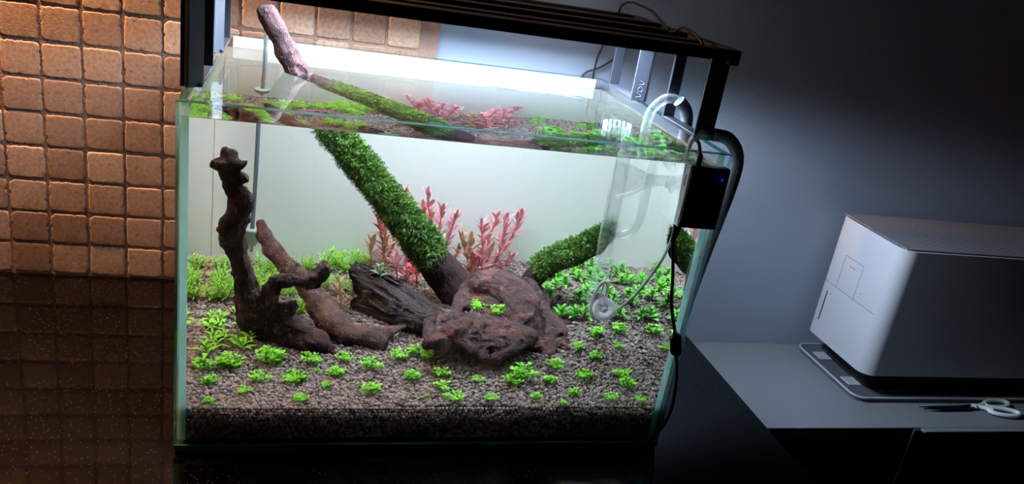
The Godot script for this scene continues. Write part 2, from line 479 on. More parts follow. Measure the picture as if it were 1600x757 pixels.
func add_tube(st: SurfaceTool, path: PackedVector3Array, radii, sides := 12, caps := true) -> void:
	# a swept tube; radii is a number or a list with one per point
	st.set_smooth_group(0)
	var n := path.size()
	var rings := []
	var t0 := (path[1] - path[0]).normalized()
	var u := t0.cross(Vector3.UP if absf(t0.y) < 0.9 else Vector3.RIGHT).normalized()
	for i in n:
		var t := (path[mini(i + 1, n - 1)] - path[maxi(i - 1, 0)]).normalized()
		u = (u - t * u.dot(t)).normalized()
		var v := t.cross(u)
		var r: float = radii[i] if radii is Array or radii is PackedFloat32Array else radii
		var ring := PackedVector3Array()
		for k in sides:
			var a := TAU * k / sides
			ring.append(path[i] + (u * cos(a) + v * sin(a)) * r)
		rings.append(ring)
	for i in n - 1:
		for k in sides:
			var k2 := (k + 1) % sides
			quad(st, rings[i][k], rings[i + 1][k], rings[i + 1][k2], rings[i][k2])
	if caps:
		st.set_smooth_group(-1)
		for k in range(1, sides - 1):
			for p in [rings[0][0], rings[0][k], rings[0][k + 1], rings[n - 1][0], rings[n - 1][k + 1], rings[n - 1][k]]:
				st.add_vertex(p)


func tube(path: PackedVector3Array, radii, sides := 12, caps := true) -> ArrayMesh:
	var st := begin()
	add_tube(st, path, radii, sides, caps)
	return done(st)


func lathe(profile: Array, sides := 24) -> ArrayMesh:
	# [radius, height] pairs turned round y; listed from the bottom up along the outside
	var st := begin()
	for i in profile.size() - 1:
		var a: Vector2 = profile[i]
		var b: Vector2 = profile[i + 1]
		for k in sides:
			var p := TAU * k / sides
			var q := TAU * (k + 1) / sides
			var u := Vector3(cos(p), 0, sin(p))
			var v := Vector3(cos(q), 0, sin(q))
			quad(st, u * a.x + Vector3.UP * a.y, v * a.x + Vector3.UP * a.y, v * b.x + Vector3.UP * b.y, u * b.x + Vector3.UP * b.y)
	return done(st)


func extrude(outline: PackedVector2Array, depth: float, smooth := false) -> ArrayMesh:
	# an outline in x and y given thickness along z, from 0 to depth
	var st := begin(smooth)
	var idx := Geometry2D.triangulate_polygon(outline)
	var clockwise := Geometry2D.is_polygon_clockwise(outline)
	st.set_smooth_group(-1)
	for i in range(0, idx.size(), 3):
		var a := outline[idx[i]]
		var b := outline[idx[i + 1]]
		var c := outline[idx[i + 2]]
		if (b - a).cross(c - a) > 0:
			var t := b
			b = c
			c = t
		for p in [a, b, c]:
			st.add_vertex(Vector3(p.x, p.y, depth))
		for p in [a, c, b]:
			st.add_vertex(Vector3(p.x, p.y, 0))
	if smooth:
		st.set_smooth_group(0)
	var n := outline.size()
	for i in n:
		var a := outline[i]
		var b := outline[(i + 1) % n]
		if not clockwise:
			var t := a
			a = b
			b = t
		quad(st, Vector3(a.x, a.y, 0), Vector3(b.x, b.y, 0), Vector3(b.x, b.y, depth), Vector3(a.x, a.y, depth))
	return done(st)


# ---------------------------------------------------------------- wood: a smooth union of tapered capsules with fibre, meshed by surface nets

func wood_mesh(chains: Array, cell: float, opt: Dictionary) -> ArrayMesh:
	# chains: lists of [point, radius]; consecutive entries make a bone
	var amp: float = opt.get("amp", 0.003)
	var across: float = opt.get("across", 90.0)
	var along: float = opt.get("along", 12.0)
	var knob: float = opt.get("knob", 0.003)
	var fibre: FastNoiseLite = ridges if opt.get("ridged", false) else grain
	var knob_f: float = opt.get("knob_f", 35.0)
	var blend: float = opt.get("blend", 0.008)
	var lo := Vector3.ONE * 1e9
	var hi := -lo
	for ch in chains:
		for e in ch:
			var rr: float = e[1] + amp + knob + cell * 3.0
			lo = lo.min(e[0] - Vector3.ONE * rr)
			hi = hi.max(e[0] + Vector3.ONE * rr)
	var nx := int((hi.x - lo.x) / cell) + 2
	var ny := int((hi.y - lo.y) / cell) + 2
	var nz := int((hi.z - lo.z) / cell) + 2
	var d := PackedFloat32Array()
	d.resize(nx * ny * nz)
	d.fill(1.0)
	var reach := amp + knob + blend + cell * 2.0
	for ch in chains:
		var run := 0.0
		var off: float = ch[0][0].dot(Vector3(37.0, 53.0, 71.0))
		for b in ch.size() - 1:
			var a0: Vector3 = ch[b][0]
			var b0: Vector3 = ch[b + 1][0]
			var r0: float = ch[b][1]
			var r1: float = ch[b + 1][1]
			var ab := b0 - a0
			var ln := maxf(ab.length(), 1e-5)
			var ax := ab / ln
			var pieces := maxi(1, int(ln / 0.03))
			for pc in pieces:
				var t0 := float(pc) / pieces
				var t1 := float(pc + 1) / pieces
				var pa := a0 + ab * t0
				var pb := a0 + ab * t1
				var rm := maxf(lerpf(r0, r1, t0), lerpf(r0, r1, t1)) + reach
				var l := (pa.min(pb) - Vector3.ONE * rm - lo) / cell
				var h := (pa.max(pb) + Vector3.ONE * rm - lo) / cell
				for iz in range(maxi(0, int(l.z)), mini(nz, int(h.z) + 2)):
					for iy in range(maxi(0, int(l.y)), mini(ny, int(h.y) + 2)):
						var at := (iz * ny + iy) * nx
						for ix in range(maxi(0, int(l.x)), mini(nx, int(h.x) + 2)):
							var p := lo + Vector3(ix, iy, iz) * cell
							var t := clampf((p - a0).dot(ab) / (ln * ln), t0, t1)
							var q := p - a0 - ab * t
							var dist := q.length() - lerpf(r0, r1, t)
							if dist > reach:
								continue
							var s := (run + t * ln) * along + off
							var g := fibre.get_noise_3d(q.x * across + ax.x * s, q.y * across + ax.y * s, q.z * across + ax.z * s)
							dist -= amp * g
							var o := d[at + ix]
							var hh := clampf(0.5 + 0.5 * (o - dist) / blend, 0.0, 1.0)
							d[at + ix] = lerpf(o, dist, hh) - blend * hh * (1.0 - hh)
			run += ln
	if knob > 0.0:
		for iz in nz:
			for iy in ny:
				var at := (iz * ny + iy) * nx
				for ix in nx:
					if d[at + ix] < 0.02 and d[at + ix] > -0.02:
						var p := (lo + Vector3(ix, iy, iz) * cell) * knob_f
						d[at + ix] -= knob * lumps.get_noise_3d(p.x, p.y, p.z)
	for ch in opt.get("carves", []):
		for b in ch.size() - 1:
			var a0: Vector3 = ch[b][0]
			var b0: Vector3 = ch[b + 1][0]
			var ab := b0 - a0
			var r0: float = ch[b][1]
			var r1: float = ch[b + 1][1]
			var rm := maxf(r0, r1) + 0.006
			var l := (a0.min(b0) - Vector3.ONE * rm - lo) / cell
			var h := (a0.max(b0) + Vector3.ONE * rm - lo) / cell
			for iz in range(maxi(0, int(l.z)), mini(nz, int(h.z) + 2)):
				for iy in range(maxi(0, int(l.y)), mini(ny, int(h.y) + 2)):
					var at := (iz * ny + iy) * nx
					for ix in range(maxi(0, int(l.x)), mini(nx, int(h.x) + 2)):
						var p := lo + Vector3(ix, iy, iz) * cell
						var t := clampf((p - a0).dot(ab) / maxf(ab.length_squared(), 1e-9), 0, 1)
						var cut := lerpf(r0, r1, t) - (p - a0 - ab * t).length() + 0.003 * lumps.get_noise_3d(p.x * 80, p.y * 80, p.z * 80)
						d[at + ix] = maxf(d[at + ix], cut)
	return nets(d, nx, ny, nz, lo, cell, opt)


func nets(d: PackedFloat32Array, nx: int, ny: int, nz: int, lo: Vector3, cell: float, opt: Dictionary) -> ArrayMesh:
	var base: Color = opt.get("base", Color(0.06, 0.035, 0.03))
	var warm: Color = opt.get("warm", Color(0.14, 0.06, 0.045))
	var pale: Color = opt.get("pale", Color(0.2, 0.16, 0.15))
	var warm_at: float = opt.get("warm_at", 0.15)
	var index := PackedInt32Array()
	index.resize(nx * ny * nz)
	index.fill(-1)
	var vs := PackedVector3Array()
	var ns := PackedVector3Array()
	var cs := PackedColorArray()
	var sy := nx
	var sz := nx * ny
	for z in nz - 1:
		for y in ny - 1:
			var at := z * sz + y * sy
			for x in nx - 1:
				var i := at + x
				var v0 := d[i]
				if v0 > 0.03 or v0 < -0.03:
					continue
				var v1 := d[i + 1]
				var v2 := d[i + sy]
				var v3 := d[i + sy + 1]
				var v4 := d[i + sz]
				var v5 := d[i + sz + 1]
				var v6 := d[i + sz + sy]
				var v7 := d[i + sz + sy + 1]
				var inside := int(v0 < 0) + int(v1 < 0) + int(v2 < 0) + int(v3 < 0) + int(v4 < 0) + int(v5 < 0) + int(v6 < 0) + int(v7 < 0)
				if inside == 0 or inside == 8:
					continue
				var sum := Vector3.ZERO
				var n := 0
				if (v0 < 0) != (v1 < 0):
					sum += Vector3(v0 / (v0 - v1), 0, 0); n += 1
				if (v2 < 0) != (v3 < 0):
					sum += Vector3(v2 / (v2 - v3), 1, 0); n += 1
				if (v4 < 0) != (v5 < 0):
					sum += Vector3(v4 / (v4 - v5), 0, 1); n += 1
				if (v6 < 0) != (v7 < 0):
					sum += Vector3(v6 / (v6 - v7), 1, 1); n += 1
				if (v0 < 0) != (v2 < 0):
					sum += Vector3(0, v0 / (v0 - v2), 0); n += 1
				if (v1 < 0) != (v3 < 0):
					sum += Vector3(1, v1 / (v1 - v3), 0); n += 1
				if (v4 < 0) != (v6 < 0):
					sum += Vector3(0, v4 / (v4 - v6), 1); n += 1
				if (v5 < 0) != (v7 < 0):
					sum += Vector3(1, v5 / (v5 - v7), 1); n += 1
				if (v0 < 0) != (v4 < 0):
					sum += Vector3(0, 0, v0 / (v0 - v4)); n += 1
				if (v1 < 0) != (v5 < 0):
					sum += Vector3(1, 0, v1 / (v1 - v5)); n += 1
				if (v2 < 0) != (v6 < 0):
					sum += Vector3(0, 1, v2 / (v2 - v6)); n += 1
				if (v3 < 0) != (v7 < 0):
					sum += Vector3(1, 1, v3 / (v3 - v7)); n += 1
				index[i] = vs.size()
				var p := lo + (Vector3(x, y, z) + sum / n) * cell
				vs.append(p)
				ns.append(Vector3(v1 + v3 + v5 + v7 - v0 - v2 - v4 - v6, v2 + v3 + v6 + v7 - v0 - v1 - v4 - v5, v4 + v5 + v6 + v7 - v0 - v1 - v2 - v3).normalized())
				var c1 := lumps.get_noise_3d(p.x * 60, p.y * 60, p.z * 60)
				var c2 := lumps.get_noise_3d(p.x * 22 + 9, p.y * 22, p.z * 22)
				var c := base.lerp(warm, clampf((c2 + warm_at) * 2.2 + c1 * 0.5, 0, 1)).lerp(pale, clampf((c1 - 0.25) * 1.6, 0, 0.6))
				cs.append(c)
	var ix := PackedInt32Array()
	for z in range(1, nz - 1):
		for y in range(1, ny - 1):
			var at := z * sz + y * sy
			for x in range(1, nx - 1):
				var i := at + x
				var v := d[i]
				if v > 0.03 or v < -0.03:
					continue
				var neg := v < 0
				if neg != (d[i + 1] < 0):
					face(ix, index[i - sy - sz], index[i - sz], index[i], index[i - sy], neg)
				if neg != (d[i + sy] < 0):
					face(ix, index[i - 1 - sz], index[i - 1], index[i], index[i - sz], neg)
				if neg != (d[i + sz] < 0):
					face(ix, index[i - 1 - sy], index[i - sy], index[i], index[i - 1], neg)
	var arrays := []
	arrays.resize(Mesh.ARRAY_MAX)
	arrays[Mesh.ARRAY_VERTEX] = vs
	arrays[Mesh.ARRAY_NORMAL] = ns
	arrays[Mesh.ARRAY_COLOR] = cs
	arrays[Mesh.ARRAY_INDEX] = ix
	var m := ArrayMesh.new()
	m.add_surface_from_arrays(Mesh.PRIMITIVE_TRIANGLES, arrays)
	return m


func face(ix: PackedInt32Array, a: int, b: int, c: int, e: int, neg: bool) -> void:
	if a < 0 or b < 0 or c < 0 or e < 0:
		return
	if neg:
		ix.append_array([a, c, b, a, e, c])
	else:
		ix.append_array([a, b, c, a, c, e])


# ---------------------------------------------------------------- the ground of the tank

func pick(xs: Array, ys: Array, x: float) -> float:
	for i in xs.size() - 1:
		if x <= xs[i + 1]:
			return lerpf(ys[i], ys[i + 1], clampf((x - xs[i]) / (xs[i + 1] - xs[i]), 0, 1))
	return ys[ys.size() - 1]


func soil(x: float, z: float) -> float:
	var l := pick([0.0, 0.126, 0.227, 0.32, 0.447], [0.0505, 0.057, 0.069, 0.081, 0.097], -z)
	var r := pick([0.0, 0.055, 0.144, 0.21, 0.278, 0.37, 0.447], [0.053, 0.068, 0.093, 0.108, 0.118, 0.126, 0.128], -z)
	var s := smoothstep(0.0, 1.0, (x + 0.292) / 0.584)
	return lerpf(l, r, s)


func on_soil(x: float, z: float, up := 0.0) -> Vector3:
	return Vector3(x, soil(x, z) + up, z)


func _ready() -> void:
	rng.seed = 11
	grain = noise_of(1.0, 3, FastNoiseLite.TYPE_SIMPLEX_SMOOTH, FastNoiseLite.FRACTAL_FBM, 3)
	ridges = noise_of(0.6, 3, FastNoiseLite.TYPE_SIMPLEX_SMOOTH, FastNoiseLite.FRACTAL_RIDGED, 9)
	lumps = noise_of(1.0, 3, FastNoiseLite.TYPE_SIMPLEX_SMOOTH, FastNoiseLite.FRACTAL_FBM, 7)
	camera_and_light()
	make_materials()
	room()
	tank()
	fixture()
	desk()
	ground()
	wood()
	plants()
	glassware()
	devices()
	bubbles()


func camera_and_light() -> void:
	var cam := Camera3D.new()
	cam.name = "camera"
	add_child(cam)
	cam.transform = Transform3D(Basis(Vector3(0.96229675, 0.15354074, 0.22452218), Vector3(-0.05895842, 0.92356224, -0.37888876), Vector3(-0.26553507, 0.35136595, 0.89779346)), Vector3(-0.18545288, 0.59775401, 0.81307799)).orthonormalized()
	cam.fov = 33.67654
	cam.near = 0.02
	cam.far = 30.0
	var we := WorldEnvironment.new()
	we.name = "environment"
	var env := Environment.new()
	env.background_mode = Environment.BG_COLOR
	env.background_color = Color(0.0, 0.0, 0.0)
	env.tonemap_mode = Environment.TONE_MAPPER_LINEAR
	env.tonemap_exposure = 1.0
	env.sdfgi_enabled = true
	env.ssao_enabled = true
	env.ssil_enabled = true
	we.environment = env
	add_child(we)
	# the tank lamp's light, just under its glowing face
	var led := AreaLight3D.new()
	led.name = "tank_lamp"
	led.area_size = Vector2(0.50, 0.17)
	led.light_color = Color(0.84, 0.91, 1.0)
	led.light_energy = 5.6
	led.area_range = 6.0
	led.area_attenuation = 2.0
	led.shadow_enabled = true
	add_child(led)
	led.position = Vector3(0.03, 0.5074, -0.275)
	led.rotation = Vector3(-PI / 2, 0, 0)
	# the warm lamp under the wall cupboard, above the tiles on the left
	var warm := AreaLight3D.new()
	warm.name = "cupboard_lamp"
	warm.area_size = Vector2(0.4, 0.04)
	warm.light_color = Color(1.0, 0.76, 0.57)
	warm.light_energy = 3.3
	warm.area_range = 6.0
	warm.area_attenuation = 2.0
	warm.shadow_enabled = true
	add_child(warm)
	warm.position = Vector3(-0.72, 0.868, -0.405)
	warm.rotation = Vector3(-PI / 2, 0, 0)


func room() -> void:
	structure("floor", box(Vector3(-2.2, -0.95, -0.6), Vector3(3.2, -0.9, 3.2)), M.room)
	structure("ceiling", box(Vector3(-2.2, 1.7, -0.6), Vector3(3.2, 1.75, 3.2)), M.room)
	structure("wall_left", box(Vector3(-2.25, -0.95, -0.6), Vector3(-2.2, 1.75, 3.2)), M.room)
	structure("wall_right", box(Vector3(3.2, -0.95, -0.6), Vector3(3.25, 1.75, 3.2)), M.room)
	structure("wall_front", box(Vector3(-2.2, -0.95, 3.2), Vector3(3.2, 1.75, 3.25)), M.room)
	var back := structure("wall_back", box(Vector3(-2.2, -0.95, WALL_Z - 0.06), Vector3(3.2, 1.75, WALL_Z)), M.wall)
	# tiles on their bed of grout, out to the painted plaster
	var right := 0.0195
	var bed := box(Vector3(-1.2, -0.03, WALL_Z - 0.001), Vector3(right, 0.84, WALL_Z + 0.0088))
	part(back, "grout_bed", bed, M.grout)
	var shapes := []
	rng.seed = 5
	for k in 7:
		shapes.append(tile_shape(0.0502, 0.0486, 0.008, k))
	var n := 0
	for row in range(0, 15):
		for col in range(0, 17):
			var x := -0.008 - 0.0537 * (col + 0.5)
			var y := 0.0487 + 0.0518 * (row - 1) + 0.0259
			if n >= 299:
				break
			n += 1
			var o := part(back, "tile", shapes[rng.randi() % shapes.size()], M.tiles[[0, 0, 1, 1, 2, 3, 4][rng.randi() % 7]], Vector3(x + rng.randf_range(-0.0006, 0.0006), y + rng.randf_range(-0.0006, 0.0006), WALL_Z + 0.002 + rng.randf_range(0, 0.0011)))
			o.rotation.z = rng.randf_range(-0.012, 0.012)
	# the slim lamp under the wall cupboard that lights the tiles, above the picture
	var slim := thing("cupboard_light_bar", "slim warm light bar fixed to the tiled wall above the picture", "lamp", Vector3(-0.72, 0.87, -0.405))
	part(slim, "housing", box(Vector3(-0.22, 0.002, -0.059), Vector3(0.22, 0.020, 0.03), 0.002), M.white_plastic)
	var warm := mat(Color(1, 0.9, 0.8), 0.4)
	warm.emission_enabled = true
	warm.emission = Color(1.0, 0.76, 0.57)
	warm.emission_energy_multiplier = 0.6
	part(slim, "diffuser", box(Vector3(-0.20, -0.001, -0.02), Vector3(0.20, 0.002, 0.02)), warm)
	solo("countertop", box(Vector3(-1.6, -0.035, WALL_Z + 0.0005), Vector3(0.498, -0.005, 0.32), 0.001), M.granite, "glossy black granite countertop with fine flecks under the aquarium", "countertop")
	solo("base_cabinet", box(Vector3(-1.6, -0.9, WALL_Z + 0.0005), Vector3(0.49, -0.0352, 0.28)), mat(Color(0.05, 0.05, 0.055), 0.5), "dark kitchen base cabinet under the black granite countertop", "cabinet")



func tile_shape(w: float, h: float, t: float, k: int) -> ArrayMesh:
	# a tumbled tile: worn corners, chipped edges, a face that rolls over
	var ring := PackedVector2Array()
	var n := noise_of(1.0, 3, FastNoiseLite.TYPE_SIMPLEX_SMOOTH, FastNoiseLite.FRACTAL_FBM, 100 + k)
	for i in 56:
		var a := TAU * i / 56.0
		var c := Vector2(cos(a), sin(a))
		var e := 1.0 / pow(pow(absf(c.x), 14.0) + pow(absf(c.y), 14.0), 1.0 / 14.0)
		var wob := n.get_noise_2d(c.x * 4.5, c.y * 4.5) * 0.0011 - maxf(0.0, n.get_noise_2d(c.x * 11 + 40, c.y * 11) - 0.25) * 0.006
		ring.append(Vector2(c.x * e * (w / 2 + wob), c.y * e * (h / 2 + wob)))
	var st := begin()
	var steps := [[1.0, 0.0], [1.0, t - 0.0022], [0.985, t - 0.0009], [0.955, t - 0.0001], [0.9, t]]
	for s in steps.size() - 1:
		for i in ring.size():
			var a := ring[i]
			var b := ring[(i + 1) % ring.size()]
			var k0: float = steps[s][0]
			var k1: float = steps[s + 1][0]
			quad(st, Vector3(b.x * k0, b.y * k0, steps[s][1]), Vector3(a.x * k0, a.y * k0, steps[s][1]), Vector3(a.x * k1, a.y * k1, steps[s + 1][1]), Vector3(b.x * k1, b.y * k1, steps[s + 1][1]))
	for i in ring.size():
		var a := ring[i] * 0.9
		var b := ring[(i + 1) % ring.size()] * 0.9
		for p in [Vector3(0, 0, t), Vector3(b.x, b.y, t), Vector3(a.x, a.y, t)]:
			st.add_vertex(p)
	return done(st)


func tank() -> void:
	var t := thing("aquarium", "rimless glass aquarium with turquoise edges and a frosted white back", "aquarium")
	var g := GLASS
	var e := 0.0006
	part(t, "front_pane", box(Vector3(-HALF + SIDE, g, -g), Vector3(HALF - SIDE, HIGH, 0)), M.pane)
	part(t, "back_pane", box(Vector3(-HALF + SIDE, g, -DEEP), Vector3(HALF - SIDE, HIGH, -DEEP + g)), M.pane)
	for s in [-1, 1]:
		part(t, "side_pane", box(Vector3(minf(s * HALF, s * (HALF - SIDE)), g, -DEEP), Vector3(maxf(s * HALF, s * (HALF - SIDE)), HIGH, 0)), M.pane)
		# the sealed front corner: a slanting turquoise bead from the side glass to the front glass
		var bead := PackedVector2Array([Vector2(s * 0.2964, -0.0090), Vector2(s * 0.2964, -0.0170), Vector2(s * 0.2955, -0.0170), Vector2(s * 0.2890, -0.0098), Vector2(s * 0.2890, -0.0090)])
		var up_bead := begin(false)
		up_bead.append_from(extrude(bead, HIGH - 0.0015 - g), 0, Transform3D(Basis(Vector3(1, 0, 0), Vector3(0, 0, 1), Vector3(0, -1, 0)), Vector3(0, HIGH - 0.0015, 0)))
		part(t, "corner_seam", up_bead.commit(), M.seal, Vector3.ZERO, "turquoise seam down the front corner")
	part(t, "bottom_pane", box(Vector3(-HALF, 0, -DEEP), Vector3(HALF, g, 0)), M.pane)
	# polished edges, where the cut glass shows its colour
	for s in [-1, 1]:
		var x0 := minf(s * HALF, s * (HALF - SIDE))
		part(t, "polished_edge", box(Vector3(x0, 0.0, 0.0002), Vector3(x0 + SIDE, HIGH, 0.0012)), M.edge)
		part(t, "polished_edge", box(Vector3(minf(s * HALF, s * (HALF - g)), HIGH + 0.0002, -DEEP), Vector3(maxf(s * HALF, s * (HALF - g)), HIGH + 0.001, 0)), M.edge)
	part(t, "polished_edge", box(Vector3(-HALF, 0.0, 0.0002), Vector3(HALF, g, 0.0012)), M.rim)
	part(t, "polished_edge", box(Vector3(-HALF + g, HIGH + 0.0002, -g), Vector3(HALF - g, HIGH + 0.001, 0)), M.edge)
	part(t, "polished_edge", box(Vector3(-HALF + g, HIGH + 0.0002, -DEEP), Vector3(HALF - g, HIGH + 0.001, -DEEP + g)), M.edge)
	# the frosted film on the back, a little short of the corners above the water
	var b := begin(false)
	add_box(b, Vector3(-0.2962, g + 0.001, -DEEP + g + 0.0004), Vector3(0.2962, WATER - 0.001, -DEEP + g + 0.0012))
	add_box(b, Vector3(-0.2845, WATER - 0.001, -DEEP + g + 0.0004), Vector3(0.284, HIGH - 0.001, -DEEP + g + 0.0012))
	part(t, "frosted_backing", done(b), M.film)
	solo("tank_mat", box(Vector3(-0.299, -0.005, -DEEP + 0.002), Vector3(0.298, -0.0002, -0.002)), M.foam, "thin black foam mat under the glass aquarium", "mat")
	# water: a closed body with a gently rippled top that climbs the glass at its rim
	var st := begin()
	var lo := Vector3(-HALF + SIDE + 0.0004, g + 0.0004, -DEEP + g + 0.0003)
	var hi := Vector3(HALF - SIDE - 0.0004, WATER, -g - 0.0004)
	var xs := PackedFloat32Array()
	var zs := PackedFloat32Array()
	var rim := [0.0, 0.0008, 0.002, 0.004, 0.007]
	for v in rim:
		xs.append(lo.x + v)
		zs.append(lo.z + v)
	for i in range(1, 70):
		xs.append(lerpf(lo.x + 0.007, hi.x - 0.007, i / 70.0))
	for i in range(1, 55):
		zs.append(lerpf(lo.z + 0.007, hi.z - 0.007, i / 55.0))
	for i in range(4, -1, -1):
		xs.append(hi.x - rim[i])
		zs.append(hi.z - rim[i])
	var rip := noise_of(28.0, 2, FastNoiseLite.TYPE_SIMPLEX_SMOOTH, FastNoiseLite.FRACTAL_FBM, 17)
	var ys := func(x: float, z: float) -> float:
		var wall := minf(minf(x - lo.x, hi.x - x), minf(z - lo.z, hi.z - z))
		var stir := 0.4 + 1.2 * smoothstep(-0.05, 0.25, x)
		return WATER + 0.0016 * exp(-wall / 0.0018) + rip.get_noise_2d(x, z * 1.6) * 0.00022 * stir
	for i in xs.size() - 1:
		for j in zs.size() - 1:
			var p := func(a, c): return Vector3(xs[a], ys.call(xs[a], zs[c]), zs[c])
			quad(st, p.call(i, j), p.call(i + 1, j), p.call(i + 1, j + 1), p.call(i, j + 1))
	st.set_smooth_group(-1)
	var m := xs.size() - 1
	var k := zs.size() - 1
	for i in m:
		var a := Vector3(xs[i], ys.call(xs[i], zs[0]), zs[0])
		var c := Vector3(xs[i + 1], ys.call(xs[i + 1], zs[0]), zs[0])
		quad(st, Vector3(a.x, lo.y, a.z), Vector3(c.x, lo.y, c.z), c, a)
		a = Vector3(xs[i], ys.call(xs[i], zs[k]), zs[k])
		c = Vector3(xs[i + 1], ys.call(xs[i + 1], zs[k]), zs[k])
		quad(st, Vector3(c.x, lo.y, c.z), Vector3(a.x, lo.y, a.z), a, c)
	for j in k:
		var a := Vector3(xs[0], ys.call(xs[0], zs[j]), zs[j])
		var c := Vector3(xs[0], ys.call(xs[0], zs[j + 1]), zs[j + 1])
		quad(st, Vector3(c.x, lo.y, c.z), Vector3(a.x, lo.y, a.z), a, c)
		a = Vector3(xs[m], ys.call(xs[m], zs[j]), zs[j])
		c = Vector3(xs[m], ys.call(xs[m], zs[j + 1]), zs[j + 1])
		quad(st, Vector3(a.x, lo.y, a.z), Vector3(c.x, lo.y, c.z), c, a)
	quad(st, Vector3(lo.x, lo.y, hi.z), Vector3(hi.x, lo.y, hi.z), Vector3(hi.x, lo.y, lo.z), Vector3(lo.x, lo.y, lo.z))
	solo("tank_water", done(st), M.water, "clear water filling the glass aquarium nearly to its rim", "water")


func ground() -> void:
	# a dark bed with a loose skin of baked clay granules
	var t := thing("aquarium_soil", "dark brown granular aquarium soil sloping up towards the back of the tank", "soil")
	t.set_meta("kind", "stuff")
	var st := begin()
	var x0 := -0.2948
	var x1 := 0.2948
	var z0 := -0.4455
	var z1 := -0.0128
	var nx := 50
	var nz := 40
	var p := func(i: int, j: int) -> Vector3:
		var x := lerpf(x0, x1, float(i) / nx)
		var z := lerpf(z0, z1, float(j) / nz)
		return Vector3(x, soil(x, z) - 0.0035, z)
	for i in nx:
		for j in nz:
			quad(st, p.call(i, j), p.call(i + 1, j), p.call(i + 1, j + 1), p.call(i, j + 1))
	st.set_smooth_group(-1)
	for i in nx:
		var a: Vector3 = p.call(i, nz)
		var b: Vector3 = p.call(i + 1, nz)
		quad(st, Vector3(b.x, 0.0095, b.z), Vector3(a.x, 0.0095, a.z), a, b)
		a = p.call(i, 0)
		b = p.call(i + 1, 0)
		quad(st, Vector3(a.x, 0.0095, a.z), Vector3(b.x, 0.0095, b.z), b, a)
	for j in nz:
		var a: Vector3 = p.call(0, j)
		var b: Vector3 = p.call(0, j + 1)
		quad(st, Vector3(b.x, 0.0095, b.z), Vector3(a.x, 0.0095, a.z), a, b)
		a = p.call(nx, j)
		b = p.call(nx, j + 1)
		quad(st, Vector3(a.x, 0.0095, a.z), Vector3(b.x, 0.0095, b.z), b, a)
	var bed := part(t, "soil_bed", done(st), M.bed)
	bed.set_meta("kind", "stuff")
	# one granule shape, turned and stretched
	var ball := SphereMesh.new()
	ball.radius = 1.0
	ball.height = 2.0
	ball.radial_segments = 9
	ball.rings = 5
	var src := ball.get_mesh_arrays()
	var vs: PackedVector3Array = src[Mesh.ARRAY_VERTEX]
	var gs := begin()
	var idx: PackedInt32Array = src[Mesh.ARRAY_INDEX]
	for i in idx:
		var v := vs[i]
		gs.add_vertex(v * (1.0 + 0.22 * lumps.get_noise_3d(v.x * 0.9, v.y * 0.9, v.z * 0.9)))
	var bead := done(gs)
	var places := []
	var colors := []
	rng.seed = 23
	var pitch := 0.0045
	var put := func(c: Vector3) -> void:
		var r := rng.randf_range(0.0018, 0.0029)
		var b := Basis.from_euler(Vector3(rng.randf() * TAU, rng.randf() * TAU, rng.randf() * TAU)) * Basis.from_scale(Vector3(r * 1.15, r * 0.85, r))
		places.append(Transform3D(b, c))
		var s := rng.randf_range(0.14, 0.36)
		colors.append(Color(s * 1.0, s * 0.80, s * 0.70))
	var rows := int((z1 - z0) / (pitch * 0.87))
	var cols := int((x1 - x0) / pitch)
	for layer in 2:
		for j in rows:
			for i in cols:
				if layer == 1 and rng.randf() < 0.62:
					continue
				var x := x0 + (i + 0.5 * (j % 2)) * pitch + rng.randf_range(-0.0009, 0.0009)
				var z := z0 + j * pitch * 0.87 + rng.randf_range(-0.0009, 0.0009)
				put.call(Vector3(clampf(x, x0, x1), soil(x, z) - 0.0030 + layer * 0.0024 + rng.randf_range(-0.0009, 0.0009), clampf(z, z0, z1)))
	# the face behind the front glass, and those along both sides
	var y := 0.0105
	var rowk := 0
	while y < 0.056:
		for i in cols:
			var x := x0 + (i + 0.5 * (rowk % 2)) * pitch + rng.randf_range(-0.0007, 0.0007)
			if y < soil(x, -0.01) - 0.001:
				put.call(Vector3(x, y + rng.randf_range(-0.0006, 0.0006), -0.0128 + rng.randf_range(-0.0012, 0.0004)))
		y += pitch * 0.87
		rowk += 1
	for s in [x0, x1]:
		y = 0.0105
		rowk = 0
		while y < 0.13:
			for j in int((z1 - z0) / pitch):
				var z := z0 + (j + 0.5 * (rowk % 2)) * pitch + rng.randf_range(-0.0007, 0.0007)
				if y < soil(s, z) - 0.001:
					put.call(Vector3(s + rng.randf_range(-0.0005, 0.0005), y, z))
			y += pitch * 0.87
			rowk += 1
	# a handful lodged in the pocket on top of the stump
	for k in 150:
		var f := rng.randf()
		var c := Vector3(0.048, 0.1165, -0.205).lerp(Vector3(0.098, 0.1155, -0.178), f)
		put.call(c + Vector3(rng.randf_range(-0.008, 0.008), rng.randf_range(-0.003, 0.003), rng.randf_range(-0.012, 0.012)))
	swarm(t, "soil_granules", bead, M.soil, places, colors)


# ---------------------------------------------------------------- the wood

func chains_of(key: String) -> Array:
	return chains_from(WOOD[key])


func chains_from(list: Array) -> Array:
	var out := []
	for ch in list:
		var c := []
		for v in ch:
			c.append([Vector3(v.x, v.y, v.z) / 1000.0, v.w / 1000.0])
		out.append(c)
	return out


